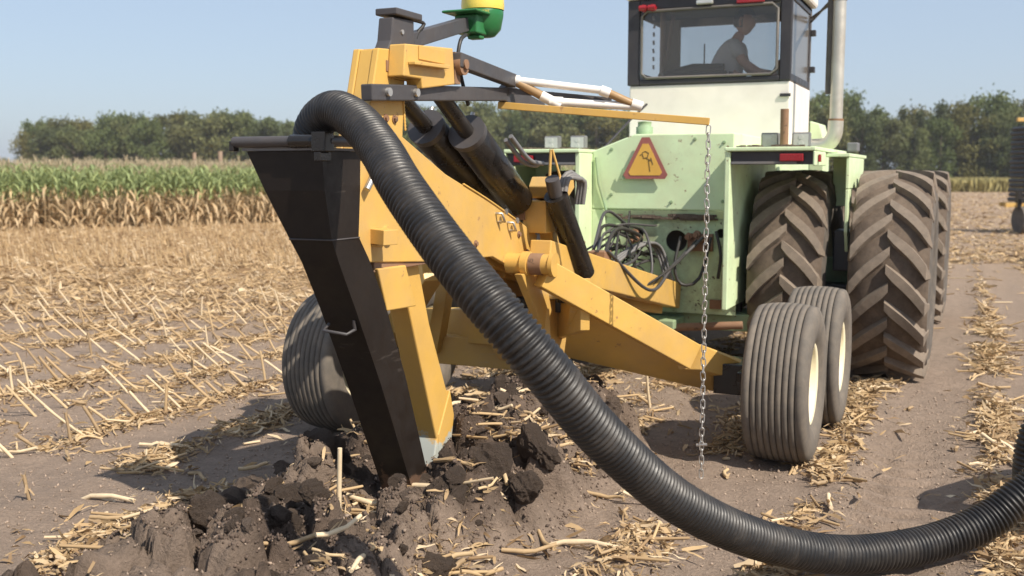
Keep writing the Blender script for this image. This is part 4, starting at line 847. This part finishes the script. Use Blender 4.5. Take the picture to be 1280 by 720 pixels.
def rowsampler(y0, y1, rows, sig, clump=.5, away=True):
    def f(m):
        xo = np.empty(0); yo = np.empty(0)
        while len(xo) < m:
            k = m * 2; y = rng.uniform(y0, y1, k); r = rng.choice(rows, k); x = r + rng.normal(0, sig, k) * (1 + 1.2 * (rng.random(k) < .2))
            ok = fbm(x + 5, y, 3, 1.7) > clump - rng.random(k) * .13
            if away:
                mm = moundmask(x, y); ok &= (mm < .35) | (rng.random(k) < .12)
                ok &= ~((np.abs(x + .62) < .3) & (y > 3) & (y < 8.5) & (rng.random(k) < .8) & (np.abs(x + .58) > .1) & False)
            xo = np.append(xo, x[ok]); yo = np.append(yo, y[ok])
        return xo[:m], yo[:m]
    return f
near_rows = [r for r in ROWS if -9.5 < r < -1]
P1 = residue(22000, rowsampler(2.6, 9, near_rows, .10, .50), .02, .10, .02, .05)
P1b = residue(6500, rowsampler(2.6, 13, [-.74, .22], .062, .44), .03, .12, .045, .06)
P2 = residue(11500, rowsampler(8, 18, [r for r in ROWS if -14 < r < -1], .11, .47), .035, .14, .03, .12)
P2b = residue(2600, rowsampler(10, 26, [r for r in ROWS if -.7 < r < 3], .07, .44), .06, .18, .03, .1)
def farfield(m):
    d = 12 + 24 * rng.random(m) ** .8; l = -(rng.random(m) * .62 - .02) * d; x = CR.x * l + CF.x * d; y = CR.y * l + CF.y * d; return x, y
P3 = residue(26000, farfield, .05, .24, .04, .15)
def farright(m):
    d = 20 + 75 * rng.random(m) ** 1.2; l = d * (.40 + .14 * rng.random(m)); return CR.x * l + CF.x * d, CR.y * l + CF.y * d
P4 = residue(7000, farright, .06, .24, .04, .1)
def moundsamp(m):
    xo = np.empty(0); yo = np.empty(0)
    while len(xo) < m:
        x = rng.uniform(-3.9, -1.4, 4 * m); y = rng.uniform(3.2, 6.8, 4 * m); ok = (moundmask(x, y) > .2) & (fbm(x, y, 3, 2.6) > .52); xo = np.append(xo, x[ok]); yo = np.append(yo, y[ok])
    return xo[:m], yo[:m]
P5 = residue(1100, moundsamp, .02, .10, .03, .12)
V, F, C = join([P1, P1b, P5]); o = link('corn_residue', npmesh('corn_residue', V, F[:], [M['straw']], False, C)); tag(o, 'broken tan corn husks and leaves lying along the near rows', 'crop residue', kind='stuff')
V, F, C = join([P2, P2b, P3, P4]); o = link('far_corn_residue', npmesh('far_corn_residue', V, F, [M['straw']], False, C)); tag(o, 'tan corn litter covering the far part of the field', 'crop residue', kind='stuff')

# ------------------------------------------------------------------ standing stubble
stub_meshes = []
for s in range(8):
    g = random.Random(s); b = MB(); L = g.uniform(.17, .33); bend = g.uniform(-.03, .03); r0 = g.uniform(.009, .0135); pts = []; rs = []
    for i in range(7): t = i / 6; pts.append((bend * t * t, 0, L * t - .02)); rs.append(r0 * (1.12 if i in (2, 5) else 1) * (1 - .12 * t))
    b.tube(pts, rs, 7)
    for k in range(g.choice([1, 2, 3])):   # ragged sheath strips hanging at a node
        z0 = L * g.uniform(.3, .9); a = g.uniform(0, 6.28); c_, s_ = math.cos(a), math.sin(a); l = g.uniform(.04, .1)
        b.add([(c_ * r0, s_ * r0, z0), (c_ * r0 - s_ * .012, s_ * r0 + c_ * .012, z0), (c_ * (r0 + l * .5) - s_ * .01, s_ * (r0 + l * .5) + c_ * .01, z0 - l * .6), (c_ * (r0 + l * .5), s_ * (r0 + l * .5), z0 - l * .6)], [(0, 1, 2, 3)])
    if s % 2: # frayed top
        for k in range(4): a = k * 1.6; b.add([(math.cos(a) * r0, math.sin(a) * r0, L - .03), (math.cos(a + .5) * r0, math.sin(a + .5) * r0, L - .03), (math.cos(a) * r0 * 2 + bend, math.sin(a) * r0 * 2, L + .01)], [(0, 1, 2)])
    stub_meshes.append(b)
def straw_variant(name, c):
    m, t, n_, bb = newmat(name); v = coords(t); t.links.new(mix(t, noise(t, v, 25, 5), tuple(x * .7 for x in c), tuple(min(1, x * 1.2) for x in c)), bb.inputs['Base Color']); bb.inputs['Roughness'].default_value = .7; return m
SM = [straw_variant('straw_stalk', c) for c in ((.54, .39, .22), (.42, .29, .155), (.66, .52, .34), (.34, .235, .13))]
stub_me = [b.mesh('corn_stub', [SM[i % 4]]) for i, b in enumerate(stub_meshes)]
cand = []
for r in ROWS:
    if r > 1.5 or r < -20: continue
    y = 2.5 + random.random() * .2
    while y < 26:
        y += random.gauss(.17, .04); x = r + random.gauss(0, .015); d = -x * math.sin(YAW) + y * math.cos(YAW); l = x * math.cos(YAW) + y * math.sin(YAW)
        if d < 3 or abs(l / d) > .56 or d > 26: continue
        pr = .85 if r < -5 else (.16 if r < -3.2 else (.05 if r > -3.2 else .3))
        if -3.2 < r < -2.0 and y > 6.7: pr = .45
        if r > -2.0: pr = .03
        if y > 16: pr = max(pr, .8) if r < -4 else pr
        if float(moundmask(np.array([x]), np.array([y]))[0]) > .15 or random.random() > pr: continue
        if -4.4 < x < -.1 and 5.2 < y < 15 and r > -4.4 and not (-3.2 < r < -2.0 and y < 7.6): continue
        cand.append((d, x, y))
cand.sort(); near_st = cand[:292]; rest = cand[292:]
for i, (d, x, y) in enumerate(near_st):
    o = link('corn_stub', stub_me[random.randrange(8)]); lean = random.gauss(.80, .15) if random.random() < .8 else random.gauss(.15, .1); dirn = R(-148 + random.gauss(0, 10))
    q = Quaternion((-math.sin(dirn), math.cos(dirn), 0), lean) @ Quaternion((0, 0, 1), random.random() * 6.28)
    o.rotation_mode = 'QUATERNION'; o.rotation_quaternion = q; o.location = (x, y, hz(x, y) - .005); s = random.uniform(.75, 1.25); o.scale = (1, 1, s)
    tag(o, 'cut tan corn stalk stump leaning out of the soil in a stubble row', 'corn stub', 'cut corn stubs standing in rows')
sv, sf = hexstalk(0)
R_ = np.array([(x, y) for d, x, y in rest]); nR = len(R_)
# dense headland stubble farther back
dd = 19 + 15 * rng.random(6000); ll = (rng.random(6000) - .52) * dd * 1.2; hx_ = CR.x * ll + CF.x * dd; hy_ = CR.y * ll + CF.y * dd
ok = (ll / dd < .05) ; hx_, hy_ = hx_[ok], hy_[ok]
ax = np.append(R_[:, 0], hx_); ay = np.append(R_[:, 1], hy_); n = len(ax); az_ = hgt(ax, ay); up = np.append(np.full(nR, 0.0), np.ones(len(hx_)))
pit = -(math.pi / 2 - np.clip(np.where(up > 0, rng.normal(.22, .2, n), rng.normal(.7, .3, n)), -.6, 1.3)); L = rng.uniform(.14, .30, n)
part = scatter(sv, sf, np.stack([ax, ay, az_ - .01], 1), rotm(rng.normal(R(-148), .5, n), pit, rng.random(n)), np.stack([L, np.where(up > 0, .022, .019), np.where(up > 0, .022, .019)], 1), strawcol(n) * 1.05)
o = link('far_corn_stubble', npmesh('far_corn_stubble', part[0], part[1], [M['straw']], False, part[2])); tag(o, 'dense golden corn stubble in the distance before the standing corn', 'stubble', kind='stuff')

# loose stalk pieces on and around the heaved soil, laid out as in the photograph: (x, y, heading deg, pitch deg, length, radius)
def stalk_piece(L, r, seed):
    g = random.Random(seed); b = MB(); bw = g.uniform(-.03, .03); pts = [(L * t / 5 - L / 2, g.uniform(-.005, .005) + bw * (t / 5 - .5) ** 2 * 4, g.uniform(-.004, .004)) for t in range(6)]; b.tube(pts, [r, r, r * 1.15, r * .97, r * .92, r * .9], 8)
    for k in range(5): a = k * 1.3; l = g.uniform(.01, .035); b.add([(L / 2 - .012, math.cos(a) * r, math.sin(a) * r), (L / 2 - .012, math.cos(a + .6) * r, math.sin(a + .6) * r), (L / 2 + l, math.cos(a) * r * 1.5, math.sin(a) * r * 1.5)], [(0, 1, 2)])
    for k in range(g.choice([1, 2])): x0 = g.uniform(-L / 2, 0); l = g.uniform(.05, .12); b.add([(x0, r, 0), (x0, r + .004, .012), (x0 + l * .6, r + .022, .02), (x0 + l, r + .03, .002), (x0 + l * .6, r + .016, -.004)], [(0, 1, 2, 4), (4, 2, 3)])
    return b.mesh('stalk_piece', [SM[seed % 4]])
PIECES = stk_meshes = [stalk_piece(1.0 * L, r, i) for i, (L, r) in enumerate(((.18, .012), (.26, .011), (.34, .013), (.12, .014), (.22, .009)))]
special = [(-2.62, 4.18, -28, 12, 2, 'stout broken corn stalk lying just below the tip of the black chute'), (-2.42, 4.40, -10, 4, 2, 'long pale corn stalk on the heaved soil right of the black chute'),
           (-2.36, 4.50, -14, 6, 1, 'pale corn stalk lying beside another on the crest of heaved soil'), (-2.92, 3.55, 110, 40, 1, 'frayed corn stalk sticking up from the clods at bottom left'),
           (-2.08, 3.98, 30, 20, 0, 'thick short stalk piece lodged beside the dark clod'), (-2.04, 3.90, 50, 12, 3, 'short broken stalk end below the thick one by the dark clod'),
           (-1.82, 4.25, 25, 5, 1, 'straight corn stalk lying on bare soil below the hose'), (-1.62, 4.45, 5, 4, 2, 'flattened corn stalk half under the hose'),
           (-3.52, 4.35, 35, 12, 1, 'stalk resting against the mound in the plough shadow'), (-4.1, 4.6, -28, 6, 1, 'grey lit stalk lying in the plough shadow'),
           (-3.9, 3.75, 18, 4, 1, 'pale stalk lying at the lower edge of the shadow'), (-4.25, 4.05, 8, 3, 2, 'long stalk in the residue row left of the shadow')]
for x, y, hd, pt, k, lab in special:
    o = link('corn_stalk', PIECES[k]); o.location = (x, y, hz(x, y) + .035); o.rotation_euler = (random.random() * 6, -R(pt), R(hd)); tag(o, lab, 'corn stalk')
b = MB(); b.tube([(0, 0, 0), (.004, 0, .17), (.012, 0, .36)], [.011, .012, .011], 8); o = b.build('corn_stalk', SM[2], None); o.location = (-2.66, 3.93, hz(-2.66, 3.93) - .02); tag(o, 'thin upright pale stalk standing in front of the chute tip', 'corn stalk')
for i in range(190):
    if i < 60: x, y = random.uniform(-3.8, -1.5), random.uniform(3.3, 6.9)
    elif i < 130: r = random.choice([r for r in ROWS if -7.2 < r < .5]); x, y = r + random.gauss(0, .14), random.uniform(3, 9)
    else: r = random.choice([-.74, .22]); x, y = r + random.gauss(0, .12), random.uniform(4.4, 11)
    d = -x * math.sin(YAW) + y * math.cos(YAW)
    if d < 3.2: continue
    o = link('stalk_piece', random.choice(PIECES)); o.location = (x, y, hz(x, y) + .02); o.rotation_euler = (random.random() * 6, random.gauss(-.08, .12), random.uniform(0, 6.28)); s = random.uniform(.5, 1.05); o.scale = (s, .5 + s * .5, .5 + s * .5)
    tag(o, 'broken tan piece of corn stalk lying loose on the soil', 'stalk piece', 'loose corn stalk pieces')

# ------------------------------------------------------------------ clods
def clodmesh(seed, m, sub=3):
    import bmesh
    bm = bmesh.new(); bmesh.ops.create_icosphere(bm, subdivisions=sub, radius=1); g = np.random.default_rng(seed); off = g.random(3) * 50; st = g.uniform(.7, 1.2, 3); st[2] *= .8
    pl_ = [(Vector(g.normal(size=3)).normalized(), g.uniform(.55, .85)) for _ in range(7)]
    for v in bm.verts:
        c = v.co.copy(); p = c * 1.0
        for nrm, dist in pl_:
            dd_ = p.dot(nrm)
            if dd_ > dist: p -= nrm * (dd_ - dist) * .85
        nz = lambda s: float(vnoise(np.array([c.x * s + off[0] + c.z * s * .7]), np.array([c.y * s + off[1] - c.z * s * .6]))[0]) - .5
        p *= 1 + .30 * nz(1.7) + .24 * nz(4.1) + .12 * nz(9) + .05 * nz(19)
        v.co = Vector((p.x * st[0], p.y * st[1], p.z * st[2]))
    me = bpy.data.meshes.new('soil_clod'); bm.to_mesh(me); bm.free(); me.materials.append(m)
    return me
CL = [clodmesh(i, M['clod_dry'] if i % 4 == 0 else M['clod_wet'], 4) for i in range(9)]
def clod(x, y, s, k=None, lab=None, dz=0):
    o = link('soil_clod', CL[random.randrange(9) if k is None else k]); o.location = (x, y, hz(x, y) - s * .05 + dz); o.rotation_euler = [random.uniform(0, 6.28) for _ in range(3)]; o.scale = (s,) * 3
    if lab: tag(o, lab, 'soil clod')
    else: tag(o, 'lump of moist dark soil in the heaved furrow', 'soil clod', 'soil clods heaved up by the plough')
clod(-2.12, 3.88, .10, 1, 'largest dark clod at the bottom right of the furrow, beside two stalk ends'); clod(-3.22, 3.86, .13, 0, 'large pale dry clod left of the chute near bottom edge'); clod(-3.42, 4.18, .13, 4, 'rough clod topping the mound left of the chute')
clod(-2.22, 4.65, .15, 3, 'broad pale smooth clod right of the shank'); clod(-3.05, 4.35, .13, 2, 'moist clod leaning on the left foot of the chute'); clod(-2.98, 3.78, .11, 7, 'dark clod between the chute and the bottom edge'); clod(-3.05, 3.52, .12, 6, 'dry flat clod at the bottom edge of the furrow')
cnt = 0
while cnt < 210:
    y = random.uniform(3.15, 6.9); x = XC + random.gauss(0.05, .55)
    if float(moundmask(np.array([x]), np.array([y]))[0]) < .25: continue
    if abs(x - XC) < .14 and 3.9 < y < 5.0: continue
    s = min(.12, .02 + abs(random.gauss(0, .040))) ; clod(x, y, s); cnt += 1
# crumbs
ic = np.array([(1, 0, 0), (-1, 0, 0), (0, 1, 0), (0, -1, 0), (0, 0, 1), (0, 0, -1)], float) * np.array([1, .8, .7]); icf = np.array([(0, 2, 4), (2, 1, 4), (1, 3, 4), (3, 0, 4), (2, 0, 5), (1, 2, 5), (3, 1, 5), (0, 3, 5)])
def crumbs(n, x, y, smin, smax, c0):
    s = smin + (smax - smin) * rng.random(n) ** 3; z = hgt(x, y); v = ic[None] * (1 + rng.normal(0, .2, (n, 6, 1))) ; A = rotm(rng.uniform(0, 6, n), rng.uniform(0, 6, n), rng.uniform(0, 6, n))
    V = np.einsum('nij,nkj->nki', A, v * s[:, None, None]) + np.stack([x, y, z + s * .3], 1)[:, None]; F = (icf[None] + (np.arange(n) * 6)[:, None, None]).reshape(-1, 3); C = np.ones((n * 6, 4)); C[:, :3] = c0; C[:, :3] *= np.repeat(rng.uniform(.7, 1.2, (n, 1)), 6, 0); return V.reshape(-1, 3), F, C
x = XC + .05 + rng.normal(0, .5, 34000); y = rng.uniform(3.1, 7, 34000); k = moundmask(x, y) > .12
A1 = crumbs(k.sum(), x[k], y[k], .002, .015, np.array(WET) * 1.25); x = rng.uniform(-7, 1.3, 22000); y = rng.uniform(2.7, 9, 22000); A2 = crumbs(22000, x, y, .002, .014, np.array(DRY) * .95)
V, F, C = join([A1, A2]); M['crumb'] = tinted('soil_crumbs', .97); o = link('soil_crumbs', npmesh('soil_crumbs', V, F, [M['crumb']], False, C)); tag(o, 'loose crumbs of soil scattered over the furrow and field', 'soil', kind='stuff')

# ------------------------------------------------------------------ standing corn
def cornplant(seed, full=True):
    g = np.random.default_rng(seed); V = []; F = []; C = []
    H = g.uniform(1.95, 2.3); brown = np.array([.56, .43, .27]); green = np.array([.27, .33, .15]); tan = np.array([.66, .52, .30]); tas = np.array([.52, .42, .28])
    def quadstrip(P, W, c):
        b0 = len(V); n = len(P)
        for p, w__ in zip(P, W): V.append(p - w__); V.append(p + w__); C.append(c); C.append(c)
        for i in range(n - 1): F.append((b0 + 2 * i, b0 + 2 * i + 2, b0 + 2 * i + 3, b0 + 2 * i + 1))
    lx, ly = g.normal(0, .05, 2)
    stem = lambda z: np.array([lx * z / H, ly * z / H, z])
    for k in (0, 1):
        wv = np.array([.014, 0, 0]) if k == 0 else np.array([0, .014, 0]); z0 = 0 if full else 1.0
        quadstrip([stem(z0), stem(1.0 if full else 1.3)], [wv, wv], brown if full else green); quadstrip([stem(1.0), stem(H - .2)], [wv, wv * .7], green)
    nl = 15 if full else 7
    for i in range(nl):
        z = (.15 + 1.8 * i / nl if full else 1.2 + .75 * i / nl) + g.normal(0, .03); a = (i % 2) * math.pi + g.normal(.0, .5) + g.random() * .8; d = np.array([math.cos(a), math.sin(a), 0]); s = np.array([-math.sin(a), math.cos(a), 0]); L = g.uniform(.35, .65) * (.75 if z > 1.7 else 1)
        dead = z < 1.05 + g.normal(0, .1)
        up = .25 if dead else .6
        P = [stem(z), stem(z) + d * L * .35 + np.array([0, 0, L * up * .55]), stem(z) + d * L * .7 + np.array([0, 0, L * up * .3 - (.1 if dead else 0)]), stem(z) + d * L * .9 + np.array([0, 0, -L * (.5 if dead else .1)])]
        w0 = g.uniform(.028, .042); c = (brown * (1 - (t := g.random())) + np.array([.60, .44, .26]) * t) if dead else green * g.uniform(.75, 1.35) + np.array([.05, .03, .0]) * g.random()
        quadstrip(P, [s * w0 * q for q in (.5, 1, .8, .1)], c)
    if full:
        z = g.uniform(.98, 1.2); a = g.random() * 6.28; d = np.array([math.cos(a), math.sin(a), 0]); s = np.array([-math.sin(a), math.cos(a), 0])
        for k in range(3): quadstrip([stem(z) + d * .02, stem(z) + d * (.07 + .02 * k) + np.array([0, 0, .07]), stem(z) + d * (.09 + .03 * k) + np.array([0, 0, .17 - .16 * k])], [s * .022, s * .042, s * .01], tan * g.uniform(.85, 1.1))
    for k in range(6):
        a = k * 1.05 + g.random(); d = np.array([math.cos(a), math.sin(a), 0]); s = np.array([-math.sin(a), math.cos(a), 0]); quadstrip([stem(H - .25), stem(H - .08) + d * .06, stem(H - .02) + d * .12], [s * .005, s * .009, s * .004], tas * g.uniform(.8, 1.2))
    return np.array(V), np.array(F), np.concatenate([np.array(C), np.ones((len(C), 1))], 1)
e0 = np.array([-26.8, 21.9]); ed = np.array([.511, .86]); en = np.array([-.86, .511])
parts = []; FP = [cornplant(i) for i in range(9)]; TP = [cornplant(40 + i, False) for i in range(5)]
def place(tmpl, s, d):
    n = len(s); pos = np.zeros((n, 3)); pos[:, :2] = e0 + s[:, None] * ed + d[:, None] * en; A = rotm(rng.uniform(0, 6.28, n), rng.normal(0, .03, n), rng.normal(0, .03, n)); sc = rng.uniform(.93, 1.06, n)
    tv, tf, tc_ = tmpl; V = np.einsum('nij,nkj->nki', A, tv[None] * sc[:, None, None]) + pos[:, None]; F = (tf[None] + (np.arange(n) * len(tv))[:, None, None]).reshape(-1, 4)
    C = np.repeat(tc_[None], n, 0).copy(); C[:, :, :3] *= rng.uniform(.85, 1.15, (n, 1, 1)); return V.reshape(-1, 3), F, C.reshape(-1, 4)
for row in range(26):
    s = np.arange(-9, 34, .16 if row < 5 else .25); s = s + rng.normal(0, .03, len(s)); d = row * .72 + rng.normal(0, .04, len(s)); k = rng.integers(0, 9 if row < 5 else 5, len(s)); tm = FP if row < 5 else TP
    for j in range(len(tm)):
        q = k == j
        if q.any(): parts.append(place(tm[j], s[q], d[q]))
V, F, C = join(parts); o = link('standing_corn', npmesh('standing_corn', V, F, [M['corn']], False, C)); tag(o, 'standing ripe corn, green above and dry tan below, along the left field edge', 'corn', kind='stuff')
# tawny strip before the right-hand trees
n = 9000; dd = 92 + 45 * rng.random(n) ** 1.5; ll = dd * (.36 + .30 * rng.random(n)); tv, tf = STR[0]
cc = np.array([.40, .36, .16])[None] * rng.uniform(.6, 1.25, (n, 1)) * np.array([1, .95, .9]); part = scatter(tv, tf, np.stack([CR.x * ll + CF.x * dd, CR.y * ll + CF.y * dd, np.full(n, .55)], 1), rotm(rng.uniform(0, 6, n), math.pi / 2 + rng.normal(0, .3, n), rng.uniform(0, 6, n)), np.stack([rng.uniform(.9, 1.35, n), rng.uniform(.12, .3, n), np.full(n, .5)], 1), cc)
o = link('tall_grass', npmesh('tall_grass', part[0], part[1], [M['corn']], False, part[2])); tag(o, 'tawny green strip of tall grass before the trees at right', 'grass', kind='stuff')

# ------------------------------------------------------------------ trees
def crownmesh(seed):
    g = np.random.default_rng(seed); H = 1.0; nb = 26; cs = []
    for i in range(nb):
        z = g.uniform(.08, .93); rr = .36 * math.sin(math.pi * min(1, max(.12, (z * .82 + .12)))) ** .6; a = g.random() * 6.28; q = g.random() ** .5 * rr; cs.append((q * math.cos(a), q * math.sin(a), z, g.uniform(.09, .165)))
    nleaf = 4600; P = []; Ccol = []
    for i in range(nleaf):
        c = cs[g.integers(nb)]; v = g.normal(size=3); v /= np.linalg.norm(v); r = c[3] * (g.random() ** .35) * (1 + .25 * g.normal()); P.append((c[0] + v[0] * r, c[1] + v[1] * r, c[2] + v[2] * r * .85))
        Ccol.append(g.uniform(.6, 1.35))
    P = np.array(P); n = len(P); cc = np.array([.17, .18, .085])[None] * np.array(Ccol)[:, None]
    v, f = np.array([(-.5, -.35, 0), (.5, -.25, .1), (.4, .35, 0), (-.4, .3, .12)]), np.array([(0, 1, 2, 3)])
    s = g.uniform(.018, .042, n); pt = scatter(v, f, P, rotm(g.uniform(0, 6, n), g.uniform(-1.3, 1.3, n), g.uniform(0, 6, n)), np.stack([s, s, s], 1), cc)
    return npmesh('crown', pt[0], pt[1], [M['leaves']], False, pt[2])
def trunkmesh(seed):
    g = random.Random(seed); b = MB(); b.tube([(0, 0, -.02), (.004, 0, .2), (g.uniform(-.02, .02), 0, .45), (g.uniform(-.03, .03), 0, .8)], [.022, .017, .012, .004], 8)
    for k in range(6):
        a = g.uniform(0, 6.28); z = g.uniform(.18, .6); l = g.uniform(.15, .3); b.tube([(0, 0, z), (math.cos(a) * l * .5, math.sin(a) * l * .5, z + l * .45), (math.cos(a) * l, math.sin(a) * l, z + l * .75)], [.009, .006, .002], 5)
    return b.mesh('trunk', [M['bark']])
CM = [crownmesh(i) for i in range(8)]; TM = [trunkmesh(i) for i in range(4)]
def tree(lat_, d, h, wd, lab, grp):
    t = empty('tree', far(lat_, d)); t.rotation_euler = (0, 0, random.uniform(0, 6.28)); t.scale = (h * wd, h * wd, h); tag(t, lab, 'tree', grp)
    link('trunk', random.choice(TM), t); link('crown', random.choice(CM), t)
LTOP = [(8, 196), (20, 160), (45, 148), (60, 149), (100, 152), (130, 148), (150, 144), (200, 143), (240, 140), (270, 136), (310, 140), (345, 150), (400, 148), (470, 140), (560, 130), (620, 128), (700, 130), (780, 134), (860, 135)]
RTOP = [(960, 120), (1020, 112), (1045, 110), (1060, 118), (1085, 132), (1110, 134), (1140, 140), (1160, 136), (1185, 124), (1200, 116), (1225, 118), (1255, 122), (1275, 124), (1320, 122), (1380, 120)]
itp = lambda tab, p: float(np.interp(p, [a for a, _ in tab], [b_ for _, b_ in tab]))
for row, (d0, f) in enumerate(((165, .93), (170, 1.0), (176, 1.0))):
    p = 44 + row * 9
    while p < 860:
        d = d0 + random.uniform(-2, 2); top = itp(LTOP, p); h = ((215 - top) / 1280 * d + 1.8) * f * random.uniform(.92, 1.04)
        tree((p - 640) / 1280 * d, d, h, random.uniform(.75, 1.05), 'broad leafy tree in the distant tree line beyond the corn', 'trees of the left tree line'); p += random.uniform(24, 40)
tree((9 - 640) / 1280 * 172, 172, 4.2, .6, 'small lone bush at the far left end of the tree line', None)
for row, (d0, f) in enumerate(((132, .88), (137, .98), (143, 1.0))):
    p = 975 + row * 14
    while p < 1370:
        d = d0 + random.uniform(-2, 2); top = itp(RTOP, p); h = ((215 - top) / 1280 * d + 1.8) * f * random.uniform(.9, 1.03)
        tree((p - 640) / 1280 * d, d, h, random.uniform(.65, .95), 'tall green tree in the grove behind the tractor at right', 'trees of the right grove'); p += random.uniform(26, 44)

# ------------------------------------------------------------------ air: thin even haze over the field
hb = MB(); hb.box(-1100, 1100, -1100, 1100, -1.2, 22); m, t, n_, b_ = newmat('haze'); n_.remove(b_); vol = n_.new('ShaderNodeVolumePrincipled'); vol.inputs['Color'].default_value = (.93, .95, 1, 1); vol.inputs['Density'].default_value = .00042; vol.inputs['Anisotropy'].default_value = .2
t.links.new(vol.outputs[0], n_['Material Output'].inputs['Volume']); hz_o = hb.build('haze', m, None); tag(hz_o, 'thin pale haze in the air over the field', None, kind='stuff')
